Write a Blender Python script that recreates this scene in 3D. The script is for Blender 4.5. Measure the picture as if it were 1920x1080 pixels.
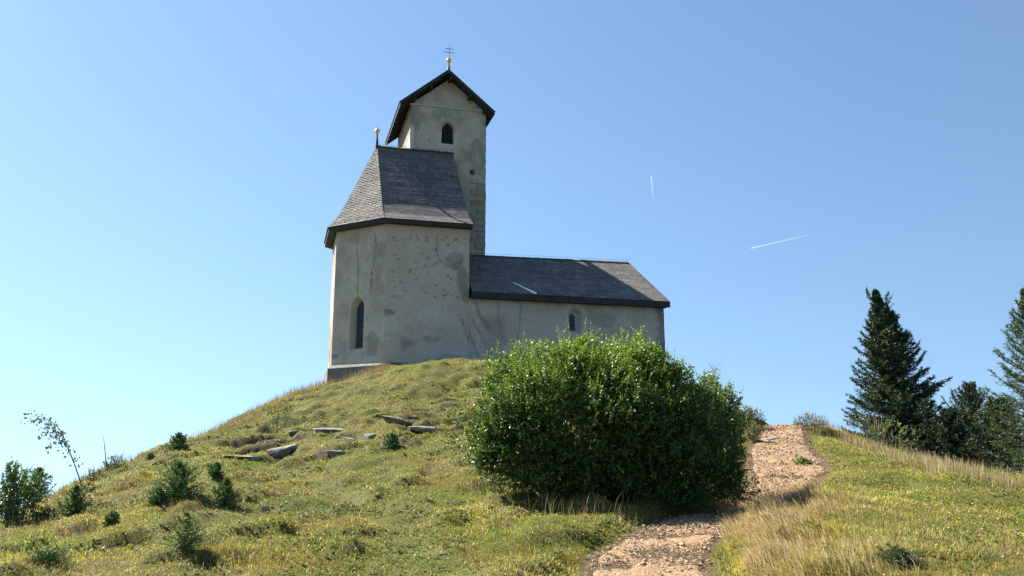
import bpy, math, random
import numpy as np
from math import sin, cos, tan, radians, pi, hypot, sqrt, atan2, exp
from mathutils import Vector, Matrix
for o in list(bpy.data.objects): bpy.data.objects.remove(o)
S = bpy.context.scene
# ------------------------------------------------------------------ camera, sky, sun, exposure
FPX, PITCH, EYE = 1600.0, radians(11.5), 1.6
cam_d = bpy.data.cameras.new("camera"); cam = bpy.data.objects.new("camera", cam_d); S.collection.objects.link(cam)
cam_d.sensor_width = 36; cam_d.lens = FPX / 1920 * 36; cam_d.clip_start = 0.1; cam_d.clip_end = 200000
cam.location = (0, 0, EYE); cam.rotation_euler = (pi / 2 + PITCH, 0, 0); S.camera = cam
AZ = radians(15.3)                                            # heading of the church's long wall
U = Vector((cos(AZ), sin(AZ), 0)); V = Vector((-sin(AZ), cos(AZ), 0))
SL = (-0.685, 0.715, 1.0)                                      # towards the sun, in the church's own axes
SUN = (U * SL[0] + V * SL[1] + Vector((0, 0, SL[2]))).normalized()
sun_el = math.asin(SUN.z); sun_rot = atan2(SUN.x, SUN.y)
W = bpy.data.worlds.new("World"); S.world = W; W.use_nodes = True
nt = W.node_tree; nt.nodes.clear()
out = nt.nodes.new('ShaderNodeOutputWorld'); bg = nt.nodes.new('ShaderNodeBackground'); sky = nt.nodes.new('ShaderNodeTexSky')
sky.sky_type = 'NISHITA'; sky.sun_disc = False; sky.sun_elevation = sun_el; sky.sun_rotation = sun_rot
sky.altitude = 1500; sky.air_density = 1.4; sky.dust_density = 0.7; sky.ozone_density = 4.5
tc = nt.nodes.new('ShaderNodeTexCoord'); sx = nt.nodes.new('ShaderNodeSeparateXYZ'); mx = nt.nodes.new('ShaderNodeMath'); mx.operation = 'MAXIMUM'; mx.inputs[1].default_value = 0.0
ml = nt.nodes.new('ShaderNodeMath'); ml.operation = 'MULTIPLY_ADD'; ml.inputs[1].default_value = 0.83; ml.inputs[2].default_value = 0.17
cx = nt.nodes.new('ShaderNodeCombineXYZ')
nt.links.new(tc.outputs['Generated'], sx.inputs[0]); nt.links.new(sx.outputs[0], cx.inputs[0]); nt.links.new(sx.outputs[1], cx.inputs[1])
nt.links.new(sx.outputs[2], mx.inputs[0]); nt.links.new(mx.outputs[0], ml.inputs[0]); nt.links.new(ml.outputs[0], cx.inputs[2]); nt.links.new(cx.outputs[0], sky.inputs[0])
tint = nt.nodes.new('ShaderNodeMix'); tint.data_type = 'RGBA'; tint.blend_type = 'MULTIPLY'; tint.inputs[0].default_value = 1.0; tint.inputs[7].default_value = (1.03, 1.03, 0.97, 1)
nt.links.new(sky.outputs[0], tint.inputs[6]); nt.links.new(tint.outputs[2], bg.inputs[0]); nt.links.new(bg.outputs[0], out.inputs[0])
bg.inputs[1].default_value = 0.057
sd = bpy.data.lights.new("sun", 'SUN'); sd.energy = 5.0; sd.angle = radians(0.53); sd.color = (1.0, 0.94, 0.84)
so = bpy.data.objects.new("sun", sd); S.collection.objects.link(so); so.rotation_euler = SUN.to_track_quat('Z', 'Y').to_euler()
S.view_settings.view_transform = 'Standard'; S.view_settings.look = 'None'; S.view_settings.gamma = 1.0
S.view_settings.exposure = 1.78
S.render.engine = 'CYCLES'; S.cycles.max_bounces = 8; S.cycles.transparent_max_bounces = 12

# ------------------------------------------------------------------ helpers
rng = np.random.default_rng(7); random.seed(7)
C0 = np.array([0, 0, EYE])
def ray(px, py):
    return np.array([(px - 960) / FPX, cos(PITCH) - (540 - py) / FPX * sin(PITCH), sin(PITCH) + (540 - py) / FPX * cos(PITCH)])
def at(px, py, Y):
    d = ray(px, py); return C0 + d * Y / d[1]
def proj(x, y, z):
    d = y * cos(PITCH) + (z - EYE) * sin(PITCH); d = np.maximum(d, 0.1)
    return 960 + FPX * x / d, 540 - FPX * (-y * sin(PITCH) + (z - EYE) * cos(PITCH)) / d
def vnoise(x, y, seed=0):
    x = np.asarray(x, float); y = np.asarray(y, float)
    xi = np.floor(x).astype(np.int64); yi = np.floor(y).astype(np.int64); fx = x - xi; fy = y - yi
    fx = fx * fx * (3 - 2 * fx); fy = fy * fy * (3 - 2 * fy)
    def h(a, b):
        n = (a * 374761393 + b * 668265263 + seed * 1442695041) & 0xffffffff
        n = ((n ^ (n >> 13)) * 1274126177) & 0xffffffff
        n = ((n ^ (n >> 16)) * 2246822519) & 0xffffffff
        return ((n ^ (n >> 15)) & 0xffffff) / 0xffffff
    a = h(xi, yi); b = h(xi + 1, yi); c = h(xi, yi + 1); d = h(xi + 1, yi + 1)
    return (a + (b - a) * fx) * (1 - fy) + (c + (d - c) * fx) * fy
def fbm(x, y, oct=4, seed=0):
    r = 0; a = 0.5; t = 0
    for i in range(oct):
        r = r + a * vnoise(x * 2**i + 17.3 * i, y * 2**i + 5.1 * i, seed + i); t += a; a *= 0.5
    return r / t
def sst(a, b, x):
    t = np.clip((x - a) / (b - a), 0, 1); return t * t * (3 - 2 * t)
def tag(o, label=None, cat=None, group=None, kind=None):
    if label: o['label'] = label
    if cat: o['category'] = cat
    if group: o['group'] = group
    if kind: o['kind'] = kind
    return o
def link(name, me, mat, parent=None):
    o = bpy.data.objects.new(name, me); S.collection.objects.link(o)
    if mat: me.materials.append(mat)
    if parent: o.parent = parent
    return o
def empty(name, loc=(0, 0, 0), rz=0):
    o = bpy.data.objects.new(name, None); S.collection.objects.link(o); o.location = loc; o.rotation_euler = (0, 0, rz)
    o.empty_display_size = 0.3
    return o
def npmesh(name, verts, faces_list, cols=None, smooth=False):
    """faces_list: list of (n,k) int arrays"""
    me = bpy.data.meshes.new(name); verts = np.asarray(verts, np.float32)
    me.vertices.add(len(verts)); me.vertices.foreach_set('co', verts.ravel())
    fl = [np.asarray(f, np.int32) for f in faces_list if len(f)]
    tot = np.concatenate([np.full(len(f), f.shape[1], np.int32) for f in fl])
    idx = np.concatenate([f.ravel() for f in fl])
    st = np.concatenate([[0], np.cumsum(tot)[:-1]]).astype(np.int32)
    me.loops.add(len(idx)); me.loops.foreach_set('vertex_index', idx)
    me.polygons.add(len(tot)); me.polygons.foreach_set('loop_start', st)
    if cols is not None:
        a = me.attributes.new('Col', 'FLOAT_COLOR', 'POINT')
        c = np.ones((len(verts), 4), np.float32); c[:, :cols.shape[1]] = cols; a.data.foreach_set('color', c.ravel())
    me.update(calc_edges=True)
    me.polygons.foreach_set('use_smooth', np.full(len(tot), bool(smooth)))
    me.validate(verbose=False)
    return me
class MB:
    def __init__(s): s.v = []; s.f = []
    def add(s, vs, fs):
        b = len(s.v); s.v += [tuple(p) for p in vs]; s.f += [tuple(i + b for i in f) for f in fs]; return s
    def box(s, x0, x1, y0, y1, z0, z1):
        return s.add([(x0, y0, z0), (x1, y0, z0), (x1, y1, z0), (x0, y1, z0), (x0, y0, z1), (x1, y0, z1), (x1, y1, z1), (x0, y1, z1)],
                     [(0, 3, 2, 1), (4, 5, 6, 7), (0, 1, 5, 4), (1, 2, 6, 5), (2, 3, 7, 6), (3, 0, 4, 7)])
    def hexa(s, a, b):            # two matching quads joined
        return s.add(list(a) + list(b), [(3, 2, 1, 0), (4, 5, 6, 7), (0, 1, 5, 4), (1, 2, 6, 5), (2, 3, 7, 6), (3, 0, 4, 7)])
    def bar(s, p, q, w, h=None):
        p = Vector(p); q = Vector(q); d = (q - p).normalized(); h = h or w
        a = d.cross(Vector((0, 0, 1)));
        if a.length < 0.01: a = Vector((1, 0, 0))
        a.normalize(); b = a.cross(d).normalized(); a = a * w / 2; b = b * h / 2
        return s.hexa([p - a - b, p + a - b, p + a + b, p - a + b], [q - a - b, q + a - b, q + a + b, q - a + b])
    def tube(s, pts, rs, n=6):
        pts = [Vector(p) for p in pts]; b0 = len(s.v); up = Vector((0.31, 0.17, 0.93))
        for i, p in enumerate(pts):
            d = (pts[min(i + 1, len(pts) - 1)] - pts[max(i - 1, 0)]).normalized()
            a = d.cross(up if abs(d.dot(up)) < 0.95 else Vector((1, 0, 0))).normalized(); b = d.cross(a)
            for k in range(n):
                t = 2 * pi * k / n; s.v.append(tuple(p + (a * cos(t) + b * sin(t)) * rs[i]))
        for i in range(len(pts) - 1):
            for k in range(n):
                s.f.append((b0 + i * n + k, b0 + i * n + (k + 1) % n, b0 + (i + 1) * n + (k + 1) % n, b0 + (i + 1) * n + k))
        s.f.append(tuple(b0 + k for k in range(n))[::-1]); s.f.append(tuple(b0 + (len(pts) - 1) * n + k for k in range(n)))
        return s
    def lathe(s, prof, c=(0, 0, 0), n=20):
        b0 = len(s.v)
        for r, z in prof:
            for k in range(n): s.v.append((c[0] + r * cos(2 * pi * k / n), c[1] + r * sin(2 * pi * k / n), c[2] + z))
        for i in range(len(prof) - 1):
            for k in range(n): s.f.append((b0 + i * n + k, b0 + i * n + (k + 1) % n, b0 + (i + 1) * n + (k + 1) % n, b0 + (i + 1) * n + k))
        return s
    def build(s, name, mat, parent=None, smooth=False):
        me = bpy.data.meshes.new(name); me.from_pydata(s.v, [], s.f); me.update()
        if smooth: me.polygons.foreach_set('use_smooth', np.ones(len(me.polygons), bool))
        return link(name, me, mat, parent)

# ------------------------------------------------------------------ materials
def newmat(name):
    m = bpy.data.materials.new(name); m.use_nodes = True; t = m.node_tree; b = t.nodes['Principled BSDF']; return m, t, b
def N(t, kind, **kw):
    n = t.nodes.new(kind)
    for k, v in kw.items(): setattr(n, k, v)
    return n
def noise_node(t, scale, detail=5, rough=0.6, coord='Object', stretch=None):
    c = N(t, 'ShaderNodeTexCoord'); n = N(t, 'ShaderNodeTexNoise'); n.inputs['Scale'].default_value = scale
    n.inputs['Detail'].default_value = detail; n.inputs['Roughness'].default_value = rough
    if stretch:
        mp = N(t, 'ShaderNodeMapping'); mp.inputs['Scale'].default_value = stretch
        t.links.new(c.outputs[coord], mp.inputs[0]); t.links.new(mp.outputs[0], n.inputs['Vector'])
    else: t.links.new(c.outputs[coord], n.inputs['Vector'])
    return n.outputs['Fac']
def ramp(t, fac, stops):
    r = N(t, 'ShaderNodeValToRGB'); e = r.color_ramp.elements
    while len(e) < len(stops): e.new(0.5)
    for k, (p, c) in enumerate(stops): e[k].position = p; e[k].color = (*c, 1) if len(c) == 3 else c
    t.links.new(fac, r.inputs[0]); return r.outputs[0]
def mixc(t, fac, a, b, mode='MIX'):
    m = N(t, 'ShaderNodeMix', data_type='RGBA', blend_type=mode)
    for sock, v in ((m.inputs[0], fac), (m.inputs[6], a), (m.inputs[7], b)):
        if isinstance(v, (int, float)): sock.default_value = v
        elif isinstance(v, tuple): sock.default_value = (*v, 1)
        else: t.links.new(v, sock)
    return m.outputs[2]
def bump(t, b, h, strength=0.5, dist=0.02):
    n = N(t, 'ShaderNodeBump'); n.inputs['Strength'].default_value = strength; n.inputs['Distance'].default_value = dist
    t.links.new(h, n.inputs['Height']); t.links.new(n.outputs[0], b.inputs['Normal'])
def simple(name, c1, c2, scale=3, rough=0.8, bmp=0.3, metal=0, stretch=None, bd=0.02):
    m, t, b = newmat(name); f = noise_node(t, scale, stretch=stretch)
    t.links.new(ramp(t, f, [(0.3, c1), (0.7, c2)]), b.inputs['Base Color']); b.inputs['Roughness'].default_value = rough
    b.inputs['Metallic'].default_value = metal
    if bmp: bump(t, b, noise_node(t, scale * 6, stretch=stretch), bmp, bd)
    return m
def leafmat(name, trans=0.4, rough=0.5, spec=0.5, tint=(1.15, 1.2, 0.6)):
    m, t, b = newmat(name); a = N(t, 'ShaderNodeAttribute', attribute_name='Col')
    t.links.new(a.outputs['Color'], b.inputs['Base Color']); b.inputs['Roughness'].default_value = rough
    b.inputs['Specular IOR Level'].default_value = spec
    tr = N(t, 'ShaderNodeBsdfTranslucent'); t.links.new(mixc(t, 1.0, a.outputs['Color'], tint, 'MULTIPLY'), tr.inputs[0])
    mx = N(t, 'ShaderNodeMixShader'); mx.inputs[0].default_value = trans
    t.links.new(b.outputs[0], mx.inputs[1]); t.links.new(tr.outputs[0], mx.inputs[2])
    t.links.new(mx.outputs[0], t.nodes['Material Output'].inputs['Surface']); return m
def plaster():
    m, t, b = newmat("plaster"); a = N(t, 'ShaderNodeAttribute', attribute_name='Col'); sp = N(t, 'ShaderNodeSeparateColor')
    t.links.new(a.outputs['Color'], sp.inputs[0])
    c = ramp(t, noise_node(t, 0.9, 6, 0.65), [(0.30, (0.37, 0.31, 0.25)), (0.5, (0.435, 0.37, 0.30)), (0.68, (0.50, 0.43, 0.35))])
    c = mixc(t, 0.5, c, ramp(t, noise_node(t, 7, 8, 0.8), [(0.34, (0.26, 0.22, 0.18)), (0.5, (0.435, 0.37, 0.30)), (0.66, (0.59, 0.52, 0.43))]))
    c = mixc(t, sp.outputs[0], c, (0.11, 0.10, 0.085))                # dark damp, cracks; eave shade painted on the tower's left face
    c = mixc(t, sp.outputs[1], c, ramp(t, noise_node(t, 5), [(0.35, (0.42, 0.40, 0.35)), (0.65, (0.56, 0.53, 0.46))]))  # pale fresh lime; sunlit band painted on the tower's left face
    c = mixc(t, sp.outputs[2], c, (0.30, 0.13, 0.075))                 # brick / ochre
    t.links.new(c, b.inputs['Base Color']); b.inputs['Roughness'].default_value = 0.92; b.inputs['Specular IOR Level'].default_value = 0.15
    bump(t, b, noise_node(t, 10, 8, 0.8), 0.9, 0.05); return m
M = {}
M['plaster'] = plaster()
def shinglemat():
    m, t, b = newmat("larch_shingle"); a = N(t, 'ShaderNodeAttribute', attribute_name='Col')
    n = noise_node(t, 1.3, 4, 0.6); c = mixc(t, 1.0, a.outputs['Color'], ramp(t, n, [(0.3, (0.62, 0.64, 0.70)), (0.7, (1.25, 1.2, 1.12))]), 'MULTIPLY')
    t.links.new(c, b.inputs['Base Color']); b.inputs['Roughness'].default_value = 0.8; b.inputs['Specular IOR Level'].default_value = 0.25
    bump(t, b, noise_node(t, 30, 3), 0.12, 0.01); return m
M['shingle'] = shinglemat()
M['darkwood'] = simple("tarred_wood", (0.010, 0.009, 0.009), (0.03, 0.026, 0.024), 4, 0.8, 0.3)
M['gold'] = simple("gilding", (0.72, 0.46, 0.12), (0.80, 0.55, 0.18), 5, 0.38, 0, 0.6)
M['iron'] = simple("wrought_iron", (0.02, 0.022, 0.028), (0.04, 0.04, 0.045), 8, 0.5, 0)
M['pane'] = simple("dark_glass", (0.012, 0.014, 0.018), (0.025, 0.028, 0.032), 6, 0.35, 0)
M['louvre'] = simple("louvre_wood", (0.02, 0.018, 0.016), (0.05, 0.045, 0.04), 4, 0.8, 0.3, stretch=(1, 1, 12))
M['stone'] = simple("stone", (0.17, 0.165, 0.155), (0.34, 0.33, 0.31), 2.2, 0.9, 0.8)
M['rock'] = simple("limestone", (0.08, 0.075, 0.06), (0.27, 0.25, 0.21), 4.5, 0.9, 0.9, bd=0.05)
M['bark'] = simple("bark", (0.045, 0.034, 0.025), (0.12, 0.095, 0.075), 9, 0.9, 0.6, stretch=(1, 1, 0.3))
M['grey_twig'] = simple("grey_twig", (0.14, 0.12, 0.10), (0.26, 0.23, 0.2), 9, 0.9, 0.3)
M['leaf'] = leafmat("broad_leaf", 0.34, 0.45, 0.5)
M['needle'] = leafmat("spruce_needle", 0.16, 0.5, 0.35)
M['straw'] = leafmat("dry_straw", 0.35, 0.5, 0.3, (1.05, 1.02, 0.88))
M['grass'] = leafmat("grass_blade", 0.42, 0.55, 0.3, (1.10, 1.12, 0.60))
def soil():
    m, t, b = newmat("turf"); 
    c = ramp(t, noise_node(t, 1.1, 8, 0.7), [(0.3, (0.035, 0.045, 0.012)), (0.5, (0.075, 0.085, 0.022)), (0.7, (0.13, 0.115, 0.04))])
    c = mixc(t, 0.5, c, ramp(t, noise_node(t, 14, 4, 0.7), [(0.3, (0.035, 0.03, 0.015)), (0.7, (0.14, 0.13, 0.045))]))
    a = N(t, 'ShaderNodeAttribute', attribute_name='Col'); sp = N(t, 'ShaderNodeSeparateColor'); t.links.new(a.outputs['Color'], sp.inputs[0])
    c = mixc(t, sp.outputs[0], c, ramp(t, noise_node(t, 8), [(0.35, (0.035, 0.024, 0.013)), (0.65, (0.13, 0.095, 0.06))]))      # bare earth
    t.links.new(c, b.inputs['Base Color']); b.inputs['Roughness'].default_value = 0.95; b.inputs['Specular IOR Level'].default_value = 0.1
    bump(t, b, noise_node(t, 25, 5, 0.7), 0.8, 0.04); return m
M['soil'] = soil()
def pathmat():
    m, t, b = newmat("path_gravel")
    c = ramp(t, noise_node(t, 2.0, 6, 0.7), [(0.3, (0.24, 0.145, 0.075)), (0.7, (0.34, 0.225, 0.13))])
    c = mixc(t, 0.7, c, ramp(t, noise_node(t, 34, 4, 0.8), [(0.38, (0.10, 0.055, 0.028)), (0.5, (0.29, 0.19, 0.11)), (0.62, (0.46, 0.35, 0.24))]))
    t.links.new(c, b.inputs['Base Color']); b.inputs['Roughness'].default_value = 0.95; b.inputs['Specular IOR Level'].default_value = 0.1
    bump(t, b, noise_node(t, 40, 4, 0.7), 1.0, 0.03); return m
M['path'] = pathmat()
m_, t_, b_ = newmat("gravel_stone"); a_ = N(t_, 'ShaderNodeAttribute', attribute_name='Col'); t_.links.new(a_.outputs['Color'], b_.inputs['Base Color']); b_.inputs['Roughness'].default_value = 0.9
M['gravel'] = m_

# ------------------------------------------------------------------ terrain
CH = Vector(at(718, 683, 40.0))                                # front corner of the church, floor level
def chp(s, v, z): return tuple(CH + U * s + V * v + Vector((0, 0, z)))
PX = [  # px, py, depth
 (0,1080,9.5),(150,1080,9.6),(300,1080,9.8),(500,1080,10),(700,1080,10),(900,1080,10),(1100,1080,10),(1210,1080,10),(1330,1080,9.9),(1450,1070,9.3),(1600,1080,8.6),(1750,1080,8.4),(1920,1080,8.2),
 (0,1004,14),(80,960,16.5),(150,918,19),(240,872,22),(330,838,25.5),(400,818,28),(450,795,30.5),(550,744,34.5),(575,730,37),(606,722,39.2),
 (100,1030,12.2),(250,1000,12.6),(200,950,15.5),(300,930,16.5),(300,880,20.5),(400,1000,12.8),(400,930,16.5),(400,870,22),(500,960,14.6),(520,900,19),(480,850,24),
 (600,1000,12.6),(600,940,16),(620,890,19.5),(600,850,22.5),(560,810,27),(600,760,32),(650,722,37),
 (700,1000,12.6),(700,950,15),(720,900,18),(720,860,21.5),(720,825,24),(720,785,27),(720,740,31.5),(700,705,37),(720,684,40),
 (850,1000,12.4),(850,950,14.5),(850,900,17.4),(850,850,20.8),(850,800,25.5),(850,740,31),(800,702,33),(800,680,36.2),(900,677,35.6),
 (1000,1010,12),(1000,960,13.8),(1000,900,17),(1000,840,21),(1000,760,28),(1000,690,36),(1000,680,36.5),(1100,970,13.4),(1100,900,17),(1150,780,26),(1120,700,35),
 (1230,1010,11.8),(1290,990,12.6),(1250,960,13.6),(1250,900,17.4),(1300,850,22),(1280,770,29),(1250,705,37),(1320,768,33),(1378,797,29),(1400,822,25.5),
 (1335,1010,11.8),(1400,1000,12),(1400,960,13.6),(1440,938,14.9),(1500,1000,11.8),(1520,950,13.6),(1560,925,15.2),(1600,1000,11.2),(1750,1000,11),(1900,1000,10.8),
 (1475,908,18.2),(1475,870,20.6),(1470,835,23.6),(1470,801,27),(1410,850,22),(1545,890,18.8),(1560,850,21.5),(1545,797,27),(1510,797,27.5),
 (1600,880,18),(1600,828,25.5),(1700,858,23.5),(1700,930,15.2),(1800,884,22),(1800,950,14),(1920,908,20.5),(1920,960,14),
]
cp = [tuple(at(*p)) for p in PX]
wp = [(-13,20,-0.9),(-13.5,26,0.0),(-13.5,31,0.9),(-13,36,2.2),(-13,42,2.8),(-12,15,-1.4),(-11,11,-0.9),(-20,14,-5),(-20,25,-4),(-20,38,-3),(-17,50,-2.5),(-8,50,2.5),(3,52,2.5),(14,52,1.5),
      (2,45,6.0),(-4,43.5,6.0),(7,46,5.4),(12,44,3.8),(14,38,2.3),(12,33,1.2),(9.2,32,2.0),(10.5,38,2.3),(12,41,2.0),(9.8,35,2.1),(15,31,-.6),(19,28,-2.0),(22,24,-2.6),(24,40,-6),(30,30,-8),(30,18,-4),(20,14,0.6),(12,6,.55),(20,8,.3),(4,4,0),(-4,4,0),(-12,5,-.2),(0,2,-.1),(10,1,.1),(-10,0,-.6)]
cp = np.array(cp + wp, float)
wloc = [chp(3,0,-.3), chp(5,0,-.5), chp(8,0,-.7), chp(5,3,-.3), chp(14.4,0,-1.3), chp(-2.3,2.3,-.75), chp(-2.3,5,-1.2)]
cp = np.vstack([cp, np.array(wloc)])
def kern(r2): return 0.5 * r2 * np.log(r2 + 1e-9)
n_ = len(cp); A_ = np.zeros((n_ + 3, n_ + 3)); d2 = ((cp[:, None, :2] - cp[None, :, :2])**2).sum(-1)
A_[:n_, :n_] = kern(d2) + np.eye(n_) * 0.6; A_[:n_, n_] = 1; A_[:n_, n_ + 1:] = cp[:, :2]; A_[n_, :n_] = 1; A_[n_ + 1:, :n_] = cp[:, :2].T
sol = np.linalg.solve(A_, np.concatenate([cp[:, 2], [0, 0, 0]]))
def tps(x, y):
    x = np.asarray(x, float); y = np.asarray(y, float); r = sol[n_] + sol[n_ + 1] * x + sol[n_ + 2] * y
    for i in range(n_): r = r + sol[i] * kern((x - cp[i, 0])**2 + (y - cp[i, 1])**2)
    return r
# path centreline: left and right edge picks in the photo turned into world points
PE = [((1060,1230),(1290,1230),6.6),((1104,1080),(1322,1080),10.),((1118,1044),(1314,1044),11.),((1172,1012),(1338,1012),12.),((1228,985),(1362,985),13.2),((1288,966),(1410,966),14.9),((1372,940),(1478,940),16.4),((1408,908),(1525,908),18.2),((1404,870),(1545,870),20.6),((1414,836),(1515,836),23.6),((1438,801),(1506,801),27.),((1450,800),(1515,800),29.5),((1470,810),(1530,810),33)]
pl = []
for (l, r, Y) in PE:
    a = at(l[0], l[1], Y); b = at(r[0], r[1], Y); pl.append(((a[0] + b[0]) / 2, Y, (b[0] - a[0]) / 2 * 0.94, a[2]))
pl = np.array(pl)
def spl(tt):            # catmull-rom through the picks
    k = np.clip(np.floor(tt).astype(int), 0, len(pl) - 2); f = (tt - k)[:, None]
    p0 = pl[np.maximum(k - 1, 0)]; p1 = pl[k]; p2 = pl[k + 1]; p3 = pl[np.minimum(k + 2, len(pl) - 1)]
    return 0.5 * (2 * p1 + (p2 - p0) * f + (2 * p0 - 5 * p1 + 4 * p2 - p3) * f**2 + (3 * p1 - p0 - 3 * p2 + p3) * f**3)
PC = spl(np.linspace(0, len(pl) - 1.001, 420))
def pathdist(x, y):     # signed distance outside the path's edge, and its level
    x = np.asarray(x, float); y = np.asarray(y, float); best = np.full(x.shape, 1e9); z = np.zeros(x.shape)
    for c in PC[::3]:
        d = np.hypot(x - c[0], y - c[1]) - c[2]; m = d < best; best = np.where(m, d, best); z = np.where(m, c[3], z)
    return best, z
XA, XB, YA, YB, ST = -26.0, 30.0, 2.0, 54.0, 0.11
gx = np.arange(XA, XB, ST); gy = np.arange(YA, YB, ST)
def grow(a, st, f=1.28):
    r = []; d = st
    while a < 4000: d *= f; a += d; r.append(a)
    return np.array(r)
gr = grow(0, ST)
X1 = np.concatenate([(XA - gr)[::-1], gx, gx[-1] + gr]); Y1 = np.concatenate([(YA - gr)[::-1], gy, gy[-1] + gr])
GX, GY = np.meshgrid(X1, Y1)
cxx = np.clip(GX, XA, XB); cyy = np.clip(GY, YA, YB)
inner = (slice(len(gr), len(gr) + len(gy)), slice(len(gr), len(gr) + len(gx)))
Hc = np.zeros(GX.shape)
Hin = tps(GX[inner], GY[inner])
# the surface right at the church is kept level with it
ii = np.clip(np.round((cxx - XA) / ST).astype(int), 0, len(gx) - 1); jj = np.clip(np.round((cyy - YA) / ST).astype(int), 0, len(gy) - 1)
xi, yi = GX[inner], GY[inner]
pxs, pys = proj(xi, yi, Hin)
PD, PZ = pathdist(xi, yi)
PZ = PZ - 0.20 * (1 - sst(17.3, 17.55, yi + .25 * (xi - 5) + .15 * vnoise(xi * 3, yi, 4))) * sst(14.6, 16.6, yi)
carve = 1 - sst(0.0, 0.55, PD)
earth = np.zeros(xi.shape)
# hummocks
hum = 0.06 * (fbm(xi * 4.2, yi * 4.2, 2, 91) - 0.5) + 0.20 * (fbm(xi * 0.75, yi * 0.75, 3, 11) - 0.5) + 0.19 * (fbm(xi * 2.1, yi * 2.1, 3, 23) - 0.5) + 0.035 * (vnoise(xi * 6, yi * 6, 41) - 0.5)
lump = sst(0.5, 0.72, vnoise(xi * 1.5 + 0.5 * vnoise(yi * 2, xi * 2, 3), yi * 1.5, 77)) * 0.13
Hs = Hin.copy(); dip = 0.42 * (np.exp(-(((xi + 8.2) / 1.6)**2 + ((yi - 41.2) / 2.4)**2))); Hin = Hin - dip
soft = np.where(pxs > 1560, 0.55, 1.0) * (1 - 0.7 * sst(0.3, 1, np.exp(-((yi - 39) / 5)**2)))
trail = np.exp(-(((pxs - np.interp(pys, [860, 890, 920, 960, 1000, 1060, 1100], [470, 560, 640, 700, 760, 830, 850])) / (14 + 0.25 * np.maximum(pys - 860, 0)))**2)) * (pys > 862) * (pys < 1100)
Hin = Hin + (hum + lump) * soft * (1 - carve) * (1 - 0.8 * trail) - 0.03 * trail
# rocky ledges: treads and steep risers, in the band of outcrops
lx = (pxs - 640) / 235; lyc = 818 - (pxs - 640) * 0.16; ly = (pys - lyc) / 44
ledge = np.exp(-(lx**4 + ly**4)) * (yi > 16)
q = Hs * 3.4 + 1.7 * fbm(xi * 0.35, yi * 0.35, 2, 5) + 0.22 * vnoise(xi * 1.8, yi * 1.8, 9)
fr = q - np.floor(q); saw = np.where(fr < 0.80, -fr / 0.80 * 0.5, -0.5 + (fr - 0.80) / 0.40)
brk = sst(0.35, 0.6, vnoise(xi * 0.8, yi * 1.3, 61))
Hin = Hin + 0.95 * ledge * saw * (0.1 + 0.9 * brk)
gyy, gxx = np.gradient(Hin, ST); steep = np.hypot(gxx, gyy) * (ledge > .15); earth = np.maximum(earth, sst(0.95, 1.35, steep) * .95)
# small erosion scar left of centre, and step in the path
sc = np.exp(-(((pxs - 625 - (pys - 928) * 1.8) / 38)**2 + ((pys - 930) / 11)**2)); Hin = Hin - 0.13 * sc; earth = np.maximum(earth, sst(0.35, 0.7, sc))
sc2 = np.exp(-(((pxs - 760) / 70)**2 + ((pys - 940) / 5)**2)); Hin = Hin - 0.07 * sc2
Hin = Hin * (1 - carve) + (PZ - 0.02 + 0.03 * (fbm(xi * 1.3, yi * 1.3, 2, 8) - .5)) * carve
earth = np.maximum(earth, carve * 0.9 * (1 - sst(0.05, 0.3, PD)))
# trodden bank on the left edge of the path near its crest
earth = np.maximum(earth, np.exp(-(((pxs - 1425) / 22)**2 + ((pys - 825) / 16)**2)))
Hc[inner] = Hin
edge = Hin[jj, ii]
dist = np.hypot(GX - cxx, GY - cyy)
Hc = np.where(dist > 0, edge - 500 * (1 - np.exp(-0.55 * dist / 500)) - 3 * (1 - np.exp(-dist / 10)) * fbm(GX / 60, GY / 60, 3, 2), Hc); Hc[inner] = Hin
H0 = Hin
def ground(x, y):
    fx = np.clip((np.asarray(x, float) - XA) / ST, 0, len(gx) - 1.001); fy = np.clip((np.asarray(y, float) - YA) / ST, 0, len(gy) - 1.001)
    i = fx.astype(int); j = fy.astype(int); a = fx - i; b = fy - j
    return (H0[j, i] * (1 - a) + H0[j, i + 1] * a) * (1 - b) + (H0[j + 1, i] * (1 - a) + H0[j + 1, i + 1] * a) * b
def onground(px, py, y0=7.0, y1=44.0):
    """first point of the ground met by the sight line through a photo pixel"""
    d = ray(px, py); Ys = np.linspace(y0, y1, 1500); x = d[0] / d[1] * Ys; z = EYE + d[2] / d[1] * Ys
    g = ground(x, Ys); hit = np.nonzero(z <= g)[0]
    k = hit[0] if len(hit) else int(np.argmin(z - g)); return Vector((x[k], Ys[k], g[k]))
def gslope(x, y, e=0.3): return (ground(x + e, y) - ground(x - e, y)) / (2 * e), (ground(x, y + e) - ground(x, y - e)) / (2 * e)
ny, nx = GX.shape
base = (np.arange(ny - 1)[:, None] * nx + np.arange(nx - 1)[None, :]).ravel()
F = np.stack([base, base + 1, base + nx + 1, base + nx], 1)
ec = np.zeros(GX.shape); ec[inner] = earth
cols = np.stack([ec.ravel()] * 3, 1)
me = npmesh("ground", np.stack([GX.ravel(), GY.ravel(), Hc.ravel()], 1), [F], cols, True)
tag(link("ground", me, M['soil']), kind='structure')
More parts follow.
